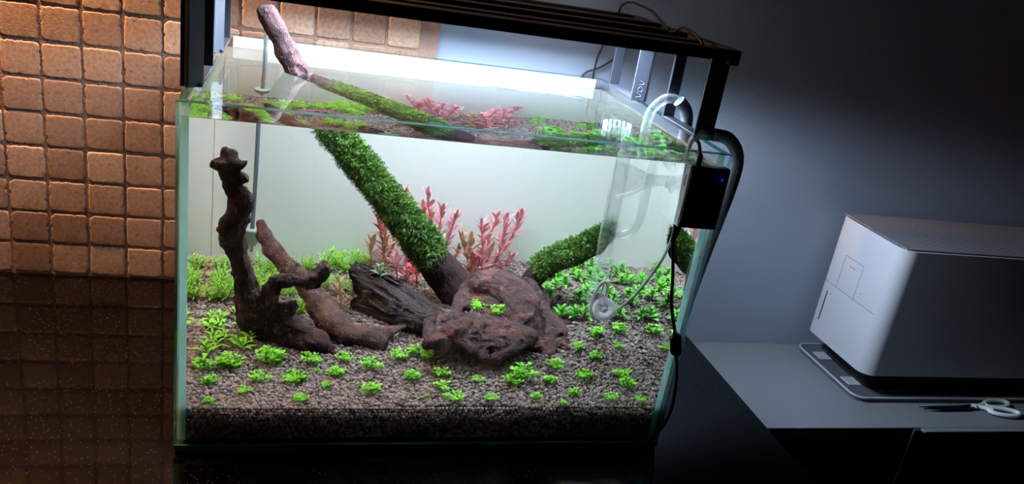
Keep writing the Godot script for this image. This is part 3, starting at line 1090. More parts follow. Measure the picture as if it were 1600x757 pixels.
func wood() -> void:
	var dark := {"base": Color(0.050, 0.027, 0.023), "warm": Color(0.13, 0.048, 0.038), "pale": Color(0.17, 0.12, 0.11), "warm_at": -0.05, "ridged": true, "amp": 0.0034, "across": 85.0, "along": 9.0, "knob": 0.0032, "knob_f": 48.0, "blend": 0.004}
	solo("driftwood_root", wood_mesh(chains_of("root"), 0.0018, dark), M.wood_tall, "dark gnarled driftwood root standing upright at the left with a curled side branch", "driftwood")
	var red := {"base": Color(0.080, 0.042, 0.034), "warm": Color(0.17, 0.075, 0.055), "pale": Color(0.22, 0.14, 0.115), "warm_at": 0.15, "amp": 0.0034, "across": 70.0, "along": 6.0, "knob": 0.0022, "knob_f": 26.0, "blend": 0.008}
	solo("driftwood_branch", wood_mesh(chains_of("red"), 0.0022, red), M.wood_skew, "smooth reddish brown driftwood branch leaning behind the dark root, forked at its foot", "driftwood")
	var slab := {"base": Color(0.036, 0.026, 0.025), "warm": Color(0.075, 0.044, 0.038), "pale": Color(0.22, 0.15, 0.13), "warm_at": -0.1, "ridged": true, "amp": 0.0085, "across": 105.0, "along": 5.0, "knob": 0.002, "knob_f": 30.0, "blend": 0.004}
	solo("driftwood_slab", wood_mesh(chains_of("slab"), 0.002, slab), M.wood_flat, "blackish fibrous slab of driftwood lying left of the big stump", "driftwood")
	# the long arm that leaves the water, its moss, then the stump at its foot
	var arm := chains_of("arm")
	var rise: Array = arm[0]
	for e in [[Vector3(-0.166, 0.357, -0.305), 0.0155], [Vector3(-0.190, 0.386, -0.305), 0.0150], [Vector3(-0.206, 0.412, -0.304), 0.0138], [Vector3(-0.220, 0.438, -0.302), 0.0125], [Vector3(-0.2315, 0.4575, -0.300), 0.0125]]:
		rise.append(e)
	var spike := [[Vector3(-0.2335, 0.456, -0.3), 0.009], [Vector3(-0.2425, 0.4615, -0.298), 0.003]]
	var bark := {"base": Color(0.034, 0.014, 0.015), "warm": Color(0.056, 0.021, 0.021), "pale": Color(0.075, 0.04, 0.04), "warm_at": 0.0, "amp": 0.0026, "across": 120.0, "along": 3.0, "knob": 0.0012, "knob_f": 30.0, "blend": 0.006, "carves": [[[Vector3(-0.1865, 0.394, -0.2885), 0.0065], [Vector3(-0.180, 0.386, -0.2895), 0.005]]]}
	var long := thing("mossy_branch", "long driftwood branch rising out of the water, wrapped in dark green moss", "driftwood")
	part(long, "branch", wood_mesh([rise, spike], 0.0021, bark), M.wood_tall)
	moss(long, rise, 0.062, 0.30, 5200, Vector3(0.35, 0.45, 0.2), -0.9)
	var stump := {"base": Color(0.072, 0.038, 0.033), "warm": Color(0.17, 0.065, 0.05), "pale": Color(0.26, 0.19, 0.17), "warm_at": 0.0, "ridged": true, "amp": 0.0042, "across": 75.0, "along": 9.0, "knob": 0.003, "knob_f": 42.0, "blend": 0.0042, "carves": chains_from(CARVES)}
	solo("driftwood_stump", wood_mesh(chains_of("stump"), 0.0019, stump), M.wood_flat, "large knotted reddish driftwood stump in the middle with a hollow underneath", "driftwood")
	var side := thing("mossy_side_branch", "short mossy driftwood branch reaching right from behind the stump towards the glass pipe", "driftwood")
	var rc := chains_of("rarm")
	bark.erase("carves")
	bark["amp"] = 0.003
	bark["along"] = 8.0
	part(side, "branch", wood_mesh(rc, 0.0022, bark), M.wood)
	moss(side, rc[0], 0.035, 0.165, 3000, Vector3(-0.1, 1.0, 0.25), -0.35)


func moss(parent: Node3D, chain: Array, from: float, to: float, count: int, lit: Vector3, least: float) -> void:
	# thin curled fronds all along a stretch of a branch, fullest on the side that gets light
	var st := begin()
	rng.seed = 71
	for k in 4:
		var yaw := TAU * k / 4.0 + rng.randf_range(-0.5, 0.5)
		var dir := Vector3(cos(yaw), 0.9, sin(yaw)).normalized()
		var pts := []
		for i in 4:
			var f := i / 3.0
			pts.append(dir * f * 0.010 + Vector3(cos(yaw), -0.2, sin(yaw)) * f * f * 0.004)
		for i in 3:
			var a: Vector3 = pts[i]
			var b: Vector3 = pts[i + 1]
			var w := dir.cross(Vector3.UP).normalized() * 0.00035
			quad(st, a - w, a + w, b + w, b - w)
			var out := (b - a).cross(w).normalized()
			for s in [-1.0, 1.0]:
				for fr in [0.2, 0.7]:
					var c := a.lerp(b, fr)
					var l: Vector3 = (w.normalized() * s + (b - a).normalized() * 0.8 + out * 0.3).normalized()
					var e := l.cross(out).normalized() * 0.0004
					st.add_vertex(c - e)
					st.add_vertex(c + e)
					st.add_vertex(c + l * 0.0024)
	var frond := done(st)
	var lens := []
	var total := 0.0
	for i in chain.size() - 1:
		lens.append((chain[i + 1][0] - chain[i][0]).length())
		total += lens[i]
	var places := []
	var colors := []
	lit = lit.normalized()
	var tries := 0
	while places.size() < count and tries < count * 6:
		tries += 1
		var s := lerpf(from, to, rng.randf())
		var i := 0
		var run := s
		while i < lens.size() - 1 and run > lens[i]:
			run -= lens[i]
			i += 1
		var f := clampf(run / lens[i], 0, 1)
		var c: Vector3 = chain[i][0].lerp(chain[i + 1][0], f)
		var r: float = lerpf(chain[i][1], chain[i + 1][1], f)
		var ax: Vector3 = (chain[i + 1][0] - chain[i][0]).normalized()
		var u := ax.cross(Vector3.FORWARD).normalized()
		var v := ax.cross(u)
		var a := rng.randf() * TAU
		var n := u * cos(a) + v * sin(a)
		var side := n.dot(lit)
		if side < least + rng.randf() * 0.3:
			continue
		var edge := minf(s - from, to - s)
		if edge < 0.012 and rng.randf() < 0.5:
			continue
		if lumps.get_noise_3d(c.x * 40 + n.x * 1.2, c.y * 40 + n.y * 1.2, n.z * 1.2) < -0.32:
			continue
		var up := (n + Vector3(rng.randf_range(-1, 1), rng.randf_range(-0.6, 0.8), rng.randf_range(-1, 1)) * 0.75).normalized()
		var q := Basis(Quaternion(Vector3.UP, up)) * Basis(Vector3.UP, rng.randf() * TAU)
		var sc := rng.randf_range(0.5, 1.25) * (0.75 + 0.25 * side)
		places.append(Transform3D(q.scaled_local(Vector3.ONE * sc), c + n * (r - 0.0006)))
		var g := rng.randf_range(0.0, 1.0)
		colors.append(Color(0.016, 0.042, 0.006).lerp(Color(0.14, 0.27, 0.028), g * g))
	var o := swarm(parent, "moss", frond, M.moss, places, colors)
	o.set_meta("label", "dark green moss tied along the branch")


# ---------------------------------------------------------------- plants

func blade(length: float, width: float, rise: float, droop: float, fold: float, peak: float, a: Color, b: Color, segs := 5) -> ArrayMesh:
	# one leaf along +x: it lifts by rise, droops at its tip, is folded along its midrib and widest at peak
	var st := begin()
	var rows := []
	var cols := []
	for i in segs + 1:
		var f := float(i) / segs
		var w := 0.0
		if f < peak:
			w = sin(f / peak * PI / 2)
		else:
			w = cos((f - peak) / (1.0 - peak) * PI / 2)
		w = maxf(w, 0.12 if f < 0.5 else 0.02) * width / 2.0
		var mid := Vector3(length * f * (1.0 - 0.12 * droop * f), length * (rise * f - droop * f * f * 0.5), 0)
		rows.append([mid + Vector3(0, w * fold, -w), mid, mid + Vector3(0, w * fold, w)])
		cols.append(a.lerp(b, f))
	for i in segs:
		for s in 2:
			var q := [rows[i][s], rows[i + 1][s], rows[i + 1][s + 1], rows[i][s + 1]]
			var c := [cols[i], cols[i + 1], cols[i + 1], cols[i]]
			for k in [0, 1, 2, 0, 2, 3]:
				st.set_color(c[k])
				st.add_vertex(q[k])
	return done(st)


func turned(yaw: float, pitch: float, roll := 0.0) -> Basis:
	return Basis(Vector3.UP, yaw) * Basis(Vector3(0, 0, 1), pitch) * Basis(Vector3(1, 0, 0), roll)


func stem_mesh(path: Array, r: float, c: Color, sides := 5) -> ArrayMesh:
	var st := begin()
	st.set_color(c)
	add_tube(st, smooth_path(path, 4), r, sides)
	return done(st)


func seed_plant(proto: Node3D, called: String, label: String, category: String, at: Vector3, turn: float, size: float, group: String) -> Node3D:
	var o: Node3D = proto.duplicate()
	o.name = numbered(called)
	add_child(o)
	o.position = at
	o.rotation.y = turn
	o.scale = Vector3.ONE * size
	tag(o, label, category, group)
	return o


func nth(i: int) -> String:
	return ["first", "second", "third", "fourth", "fifth", "sixth", "seventh", "eighth", "ninth", "tenth", "eleventh", "twelfth", "thirteenth", "fourteenth", "fifteenth", "sixteenth", "seventeenth", "eighteenth", "nineteenth", "twentieth"][i]


func carpet_proto(k: int) -> Node3D:
	# a tuft of small round leaves on thin creeping stems; unit size is a radius of 10 mm
	rng.seed = 300 + k
	var o := Node3D.new()
	var leaves := begin()
	var stems := begin()
	stems.set_color(Color(0.75, 0.9, 0.5))
	var leaf := blade(0.0042, 0.0030, 0.15, 0.3, 0.12, 0.55, Color(0.75, 0.9, 0.7), Color(1, 1, 1), 4)
	for s in 15 + k * 2:
		var a := rng.randf() * TAU
		var r := sqrt(rng.randf()) * 0.0085
		var foot := Vector3(cos(a) * r * 0.7, -0.001, sin(a) * r * 0.7)
		var h := rng.randf_range(0.003, 0.0095) * (1.1 - r * 50.0)
		var top := foot + Vector3(cos(a) * r * 0.4 + rng.randf_range(-0.001, 0.001), h + 0.002, sin(a) * r * 0.4 + rng.randf_range(-0.001, 0.001))
		add_tube(stems, PackedVector3Array([foot, foot.lerp(top, 0.5) + Vector3(cos(a), 0, sin(a)) * 0.0006, top]), 0.0003, 4, false)
		var pairs := 1 + int(h / 0.0035)
		for q in pairs:
			var p := foot.lerp(top, 1.0 - q * 0.38)
			var yaw := rng.randf() * TAU
			for d in 3 if q == 0 else 2:
				var b := turned(yaw + d * (TAU / 3 if q == 0 else PI), rng.randf_range(0.1, 0.75)).scaled_local(Vector3.ONE * rng.randf_range(0.75, 1.15))
				leaves.append_from(leaf, 0, Transform3D(b, p))
	part(o, "leaves", leaves.commit(), M.carpet).set_meta("kind", "stuff")
	part(o, "stems", done(stems), M.carpet).set_meta("kind", "stuff")
	return o


func grass_proto(k: int) -> Node3D:
	# a bushy tuft of stems with needle leaves in whorls; unit size about 20 mm across
	rng.seed = 400 + k
	var o := Node3D.new()
	var leaves := begin()
	var leaf := blade(0.0150, 0.0023, 0.2, 0.7, 0.2, 0.35, Color(0.7, 0.85, 0.6), Color(1, 1, 1), 4)
	for s in 5:
		var a := TAU * s / 5.0 + rng.randf_range(-0.5, 0.5)
		var foot := Vector3(cos(a) * 0.004, -0.002, sin(a) * 0.004)
		var top := foot + Vector3(cos(a) * rng.randf_range(0.002, 0.009), rng.randf_range(0.011, 0.022), sin(a) * rng.randf_range(0.002, 0.009))
		part(o, "stem", stem_mesh([foot, foot.lerp(top, 0.5), top], 0.0005, Color(0.8, 0.9, 0.6), 4), M.grass)
		var whorls := 4
		for w in whorls:
			var f := (w + 1.0) / whorls
			var p := foot.lerp(top, f)
			for d in 5:
				var b := turned(d * TAU / 5 + w * 0.5 + rng.randf_range(-0.3, 0.3), rng.randf_range(0.0, 0.5) + f * 0.45).scaled_local(Vector3.ONE * rng.randf_range(0.65, 1.1) * (1.0 - 0.25 * f))
				leaves.append_from(leaf, 0, Transform3D(b, p))
	part(o, "leaves", leaves.commit(), M.grass).set_meta("kind", "stuff")
	return o


func rosette_proto(k: int, count: int, mat_name: String, length: float, width: float, tiers: int) -> Node3D:
	# pointed leaves in opposite pairs up a short stem; each leaf is its own part
	rng.seed = 500 + k
	var o := Node3D.new()
	part(o, "stem", stem_mesh([Vector3(0, -0.002, 0), Vector3(0.0005, 0.004, 0), Vector3(0, 0.003 + 0.004 * tiers, 0)], 0.0009, Color(0.7, 0.85, 0.55)), M[mat_name])
	var shapes := [blade(length, width, 0.3, 0.75, 0.28, 0.42, Color(0.75, 0.9, 0.7), Color(1, 1, 1), 6), blade(length * 0.92, width * 1.05, 0.2, 0.5, 0.2, 0.45, Color(0.8, 0.9, 0.7), Color(0.92, 1, 0.9), 6), blade(length * 1.08, width * 0.92, 0.35, 1.0, 0.32, 0.4, Color(0.7, 0.85, 0.65), Color(1, 1, 0.95), 6)]
	for i in count:
		var f := float(i) / count
		var l := part(o, "leaf", shapes[rng.randi() % 3], M[mat_name], Vector3(0, 0.001 + 0.004 * tiers * f, 0))
		l.basis = turned(i * 2.4 + rng.randf_range(-0.25, 0.25), lerpf(0.2, 1.0, f) + rng.randf_range(-0.12, 0.18)).scaled_local(Vector3.ONE * lerpf(1.05, 0.55, f))
	return o


func red_plant(at: Vector3, tip: Vector3, kind: int, label: String) -> void:
	var pal: Array = [[Color(0.55, 0.19, 0.20), Color(0.78, 0.38, 0.44)], [Color(0.42, 0.27, 0.14), Color(0.60, 0.34, 0.27)], [Color(0.55, 0.10, 0.11), Color(0.74, 0.22, 0.26)]][kind]
	var o := thing("red_stem_plant", label, "aquatic plant", at, "red stem plants behind the stump")
	var top := tip - at
	var bend := Vector3(rng.randf_range(-0.006, 0.006), 0, rng.randf_range(-0.006, 0.006))
	var path := [Vector3(0, -0.003, 0), top * 0.35 + bend, top * 0.7 + bend * 0.7, top]
	part(o, "stem", stem_mesh(path, 0.0009, Color(0.30, 0.10, 0.08)), M.red)
	var curve := smooth_path(path, 8)
	var n := clampi(int(top.length() / 0.0045) * 2, 10, 34)
	for i in n:
		var f := 0.12 + 0.88 * float(i) / (n - 1)
		var p: Vector3 = curve[int(f * (curve.size() - 1))]
		var yaw := (i / 2) * 1.57 + (i % 2) * PI + rng.randf_range(-0.5, 0.5)
		var l := part(o, "leaf", red_shapes[kind * 3 + rng.randi() % 3], M.red, p)
		l.basis = turned(yaw, lerpf(0.6, 1.2, f * f) + rng.randf_range(-0.3, 0.25), rng.randf_range(-0.6, 0.6)).scaled_local(Vector3.ONE * (lerpf(0.9, 1.15, f) if f < 0.85 else 0.95) * rng.randf_range(0.8, 1.25))
	for c in 3:
		var l := part(o, "leaf", red_shapes[kind * 3 + c], M.red, top)
		l.basis = turned(c * 2.1 + rng.randf(), rng.randf_range(0.95, 1.3)).scaled_local(Vector3.ONE * 0.95)


var red_shapes := []


func plants() -> void:
	for pal in [[Color(0.55, 0.19, 0.20), Color(0.78, 0.38, 0.44)], [Color(0.42, 0.27, 0.14), Color(0.60, 0.34, 0.27)], [Color(0.55, 0.10, 0.11), Color(0.74, 0.22, 0.26)]]:
		red_shapes.append(blade(0.0200, 0.0060, 0.15, 0.35, 0.3, 0.45, pal[0], pal[1], 5))
		red_shapes.append(blade(0.0185, 0.0052, 0.1, 0.6, 0.25, 0.4, pal[0], pal[1].lerp(pal[0], 0.5), 5))
		red_shapes.append(blade(0.0210, 0.0056, 0.2, 0.2, 0.35, 0.5, pal[1], pal[0], 5))
	# foreground carpet, in three rows from the front glass backwards
	var protos := []
	for k in 5:
		protos.append(carpet_proto(k))
	var rows := [[], [], []]
	for c in CARPET:
		rows[0 if c[1] > -65 else (1 if c[1] > -105 else 2)].append(c)
	rng.seed = 61
	for r in 3:
		rows[r].sort_custom(func(a, b): return a[0] < b[0])
		for i in rows[r].size():
			var c: Array = rows[r][i]
			var how: String = "tiny sprig" if c[2] < 6 else ("small tuft" if c[2] < 9 else ("tuft" if c[2] < 13 else "large tuft"))
			var label := "%s of bright green carpet plant, %s from left in %s" % [how, nth(i), ["row nearest front glass", "middle foreground row", "row before the driftwood"][r]]
			seed_plant(protos[rng.randi() % 5], "carpet_plant", label, "aquatic plant", on_soil(c[0] / 1000.0, c[1] / 1000.0), rng.randf() * TAU, c[2] / 9.0, "bright green carpet tufts in the foreground")
	for e in [[Vector3(0.0445, 0.1195, -0.205), 0.8, "left"], [Vector3(0.064, 0.118, -0.205), 1.25, "middle"], [Vector3(0.092, 0.1185, -0.185), 1.45, "right"]]:
		seed_plant(protos[rng.randi() % 5], "carpet_plant", "bright green tuft in the pocket on top of the stump, the %s of three" % e[2], "aquatic plant", e[0], rng.randf() * TAU, e[1], "tufts on the stump")
	# needle-leaved tufts at the back left
	protos = []
	for k in 4:
		protos.append(grass_proto(k))
	rows = [[], []]
	for c in GRASS:
		if c[0] > -291:
			rows[0 if c[1] > -372 else 1].append(c)
	for r in 2:
		rows[r].sort_custom(func(a, b): return a[0] < b[0])
		for i in rows[r].size():
			var c: Array = rows[r][i]
			seed_plant(protos[rng.randi() % 4], "needle_leaf_plant", "light green needle-leaved tuft, %s from left in %s" % [nth(i), ["the row behind the dark root", "the row along the frosted back"][r]], "aquatic plant", on_soil(maxf(c[0], -280) / 1000.0, maxf(c[1], -432) / 1000.0), rng.randf() * TAU, c[2] / 15.5, "needle-leaved tufts at the back left")
	# yellow-green broad leaves at the left
	protos = []
	for k in 3:
		protos.append(rosette_proto(k, 9, "broad", 0.0200, 0.0056, 2))
	var order := BROAD.duplicate()
	order.sort_custom(func(a, b): return a[1] > b[1])
	for i in order.size():
		var c: Array = order[i]
		seed_plant(protos[rng.randi() % 3], "broad_leaf_plant", "yellow-green pointed-leaf plant left of the dark root, %s counted from the front glass" % nth(i), "aquatic plant", on_soil(maxf(c[0], -280) / 1000.0, c[1] / 1000.0), rng.randf() * TAU, c[2] / 13.0, "yellow-green plants at the left")
	# deep green bushes at the right
	protos = []
	for k in 4:
		protos.append(rosette_proto(20 + k, 16, "stauro", 0.0190, 0.0068, 3))
	rows = [[], [], []]
	for c in LEAFY:
		rows[0 if c[1] > -290 else (1 if c[1] > -368 else 2)].append(c)
	for r in 3:
		rows[r].sort_custom(func(a, b): return a[0] < b[0])
		for i in rows[r].size():
			var c: Array = rows[r][i]
			seed_plant(protos[rng.randi() % 4], "leafy_bush", "green leafy bush at right, %s from left in the %s" % [nth(i), ["front row", "middle row", "rear row by the back glass"][r]], "aquatic plant", on_soil(minf(c[0], 281) / 1000.0, maxf(c[1], -434) / 1000.0), rng.randf() * TAU, c[2] / 13.5, "green leafy bushes at the right")
	# red stems behind the branch and the stump
	rng.seed = 91
	var reds := RED.duplicate()
	reds.sort_custom(func(a, b): return a[0] < b[0])
	var left := 0
	var mid := 0
	var right := 0
	for c in reds:
		var label := ""
		var tall: String = "short" if c[3] < 150 else ("medium tall" if c[3] < 185 else "tall")
		var hue: String = ["pink", "brownish", "deep red"][c[4]]
		if c[0] < -25:
			label = "%s %s stem plant left of the mossy branch, %s from left" % [tall, hue, nth(left)]
			left += 1
		elif c[0] < 60:
			label = "%s %s stem plant behind the mossy branch, %s from left" % [tall, hue, nth(mid)]
			mid += 1
		else:
			label = "%s %s stem plant right of the mossy branch, %s from left" % [tall, hue, nth(right)]
			right += 1
		var at := on_soil(c[0] / 1000.0, maxf(c[1], -436) / 1000.0)
		red_plant(at, Vector3(c[2] / 1000.0, c[3] / 1000.0, at.z + 0.004), c[4], label)
	# a few young stems between the wood
	var words := ["taller olive brown young stem between the reddish branch and the fibrous slab", "olive brown young stem leaning right beside the left end of the fibrous slab", "small olive brown young stem right behind the reddish branch", "pale olive young stem at the foot of the mossy branch"]
	for i in OLIVE.size():
		var c: Array = OLIVE[i]
		var at := on_soil(c[0] / 1000.0, c[1] / 1000.0)
		var o := thing("young_stem_plant", words[i], "aquatic plant", at)
		var top := Vector3(c[2] / 1000.0, c[3] / 1000.0, at.z + 0.004) - at
		part(o, "stem", stem_mesh([Vector3(0, -0.003, 0), top * 0.5, top], 0.0008, Color(0.30, 0.20, 0.08)), M.red)
		for k in 8:
			var f := (k / 2 + 1) / 4.0
			var l := part(o, "leaf", red_shapes[3 + k % 3], M.red, top * f)
			l.basis = turned(k * PI + (k / 2) * 1.3, 0.9).scaled_local(Vector3.ONE * 0.85)
	var ep := rosette_proto(40, 9, "olive", 0.0150, 0.0050, 3)
	seed_plant(ep, "epiphyte", "small grey-green plant rooted on the upper end of the fibrous slab", "aquatic plant", Vector3(-0.0665, 0.1425, -0.258), 0.4, 1.25, "")


# ---------------------------------------------------------------- lamp, glassware and the small things

func v3(x: float, y: float, z: float) -> Vector3:
	return Vector3(x, y, z)


func fixture() -> void:
	var t := thing("tank_light", "black metal aquarium light with ribbed top standing over the tank on four legs", "light fixture")
	# the ribbed housing: one profile along its whole length
	var prof := PackedVector2Array()
	for e in [[0.05, 0.504], [0.05, 0.516], [0.056, 0.5165], [0.0585, 0.5095], [0.074, 0.5095], [0.0765, 0.5135], [0.104, 0.5135], [0.107, 0.5105], [0.120, 0.5105], [0.123, 0.5145], [0.146, 0.5145], [0.149, 0.511], [0.172, 0.511], [0.1745, 0.518], [0.200, 0.518], [0.203, 0.511], [0.222, 0.511], [0.225, 0.515], [0.236, 0.515], [0.239, 0.511], [0.258, 0.511], [0.2605, 0.518], [0.285, 0.518], [0.288, 0.511], [0.318, 0.511], [0.321, 0.515], [0.34, 0.515], [0.343, 0.512], [0.364, 0.512], [0.367, 0.517], [0.388, 0.517], [0.388, 0.504], [0.376, 0.504], [0.376, 0.5092], [0.078, 0.5092], [0.078, 0.504]]:
		prof.append(Vector2(-e[0], e[1]))
	var hs := extrude(prof, 0.590)
	var h := part(t, "housing", hs, M.black_metal)
	h.transform = Transform3D(Basis(Vector3(0, 0, -1), Vector3(0, 1, 0), Vector3(1, 0, 0)), Vector3(-0.295, 0, 0))
	h.transform = Transform3D(Basis(Vector3(0, 0, 1), Vector3(0, 1, 0), Vector3(1, 0, 0)), Vector3(-0.295, 0, 0)) if false else Transform3D(Basis(Vector3(0, 0, 1), Vector3(0, 1, 0), Vector3(-1, 0, 0)), Vector3(0.295, 0, 0))
	for s in [-1, 1]:
		var c := part(t, "end_cap", box(v3(minf(s * 0.295, s * 0.309), 0.4985, -0.386), v3(maxf(s * 0.295, s * 0.309), 0.5165, -0.05), 0.0012), M.black_metal)
		c.position = Vector3.ZERO
	# louvre fins under the diodes keep their light off the wall behind
	for k in 19:
		part(t, "louvre_fin", box(v3(-0.292, 0.4985, -0.3735 + k * 0.0158), v3(0.292, 0.5070, -0.3725 + k * 0.0158)), M.groove)
	var glow := mat(Color(0.9, 0.93, 1.0), 0.4)
	glow.emission_enabled = true
	glow.emission = Color(0.93, 0.97, 1.0)
	glow.emission_energy_multiplier = 0.6
	part(t, "led_panel", box(v3(-0.22, 0.5078, -0.360), v3(0.28, 0.5086, -0.190)), glow)
	for s in [-1, 1]:
		for k in 2:
			var zf: float = [-0.060, -0.275][k]
			var zr: float = [-0.172, -0.387][k]
			var a := minf(s * 0.2995, s * 0.2835)
			var b := maxf(s * 0.2995, s * 0.2835)
			var leg := part(t, "leg", box(v3(a, 0.4045, zr + 0.005), v3(b, 0.409, zf - 0.006), 0.0006), M.black_metal)
			leg.set_meta("label", "flat black leg frame standing on the glass rim")
			# the front post is set at an angle, its face turned towards the middle of the tank
			var post := part(leg, "front_post", box(v3(-0.0103, -0.0498, -0.0025), v3(0.0103, 0.0498, 0.0025), 0.0006), M.black_metal, v3((a + b) / 2, 0.4543, zf - 0.006))
			post.rotation.y = 0.85 if s < 0 else -0.2
			part(leg, "rear_post", box(v3(a, 0.4045, zr), v3(b, 0.504, zr + 0.005), 0.0006), M.black_metal)
			part(leg, "outer_rail", box(v3(minf(s * 0.3005, s * 0.305), 0.4045, zf - 0.011), v3(maxf(s * 0.3005, s * 0.305), 0.504, zf - 0.003), 0.0006), M.groove)
			part(leg, "rim_clip", box(v3(minf(s * 0.289, s * 0.3035), 0.398, zf - 0.02), v3(maxf(s * 0.289, s * 0.2915), 0.4042, zf - 0.006), 0.0006), M.pane)
			# the maker's mark, reading up the leg: an open V, a cut-cornered D, an open V
			if s > 0:
				var w := 0.0021
				var x0 := 0.2862
				var y0 := 0.4095
				var mark := begin()
				var g := [[[0.0015, 0.0], [0.0090, 0.0025], [0.0092, 0.0042], [0.0020, 0.0070]], [[0.0030, 0.0090], [0.0028, 0.0130], [0.0048, 0.0158], [0.0075, 0.0158], [0.0092, 0.0130], [0.0090, 0.0090], [0.0030, 0.0090]], [[0.0030, 0.0180], [0.0098, 0.0205], [0.0100, 0.0222], [0.0035, 0.0250]]]
				for line in g:
					var pts := PackedVector3Array()
					for e in line:
						pts.append(v3(x0 + e[0], y0 + e[1], zf + 0.0001))
					add_tube(mark, pts, w * 0.14, 6)
				var shine := mat(Color(0.34, 0.36, 0.41), 0.4, 0.2)
				var cut := part(post, "engraved_mark", done(mark), shine)
				cut.position = v3(-(a + b) / 2, -0.4543, 0.0026 - zf)
	# its two leads
	var lead := thing("light_cable", "thin black cable looping over the right end of the tank light and falling behind it", "cable")
	part(lead, "cable", tube(smooth_path([v3(0.27, 0.515, -0.368), v3(0.27, 0.530, -0.359), v3(0.27, 0.5375, -0.328), v3(0.27, 0.5372, -0.29), v3(0.27, 0.534, -0.242), v3(0.27, 0.526, -0.210), v3(0.27, 0.519, -0.178)], 6), 0.0017, 8), M.black_plastic)
	part(lead, "cable", tube(smooth_path([v3(0.27, 0.5155, -0.185), v3(0.27, 0.519, -0.160), v3(0.27, 0.5262, -0.142), v3(0.27, 0.5265, -0.123), v3(0.27, 0.522, -0.094), v3(0.27, 0.5155, -0.076)], 6), 0.0018, 8), M.black_plastic)
	part(lead, "cable", tube(smooth_path([v3(0.298, 0.515, -0.42), v3(0.297, 0.48, -0.462), v3(0.2915, 0.457, -0.465), v3(0.286, 0.434, -0.465), v3(0.2848, 0.406, -0.465), v3(0.286, 0.3, -0.465)], 6), 0.0017, 8), M.black_plastic)
	part(lead, "cable", tube(smooth_path([v3(0.345, 0.48, -0.465), v3(0.336, 0.4615, -0.465), v3(0.313, 0.435, -0.465), v3(0.289, 0.4172, -0.465), v3(0.268, 0.4064, -0.465), v3(0.25, 0.37, -0.465)], 6), 0.0017, 8), M.black_plastic)


func pipe(t: Node3D, called: String, pts: Array, r: float, material: Material, wall := 0.0011) -> void:
	# a glass pipe: its outer and its inner skin
	var st := begin()
	var path := smooth_path(pts, 7)
	add_tube(st, path, r, 20, false)
	if wall > 0.0:
		add_tube(st, path, r - wall, 20, false)
	part(t, called, done(st), material)


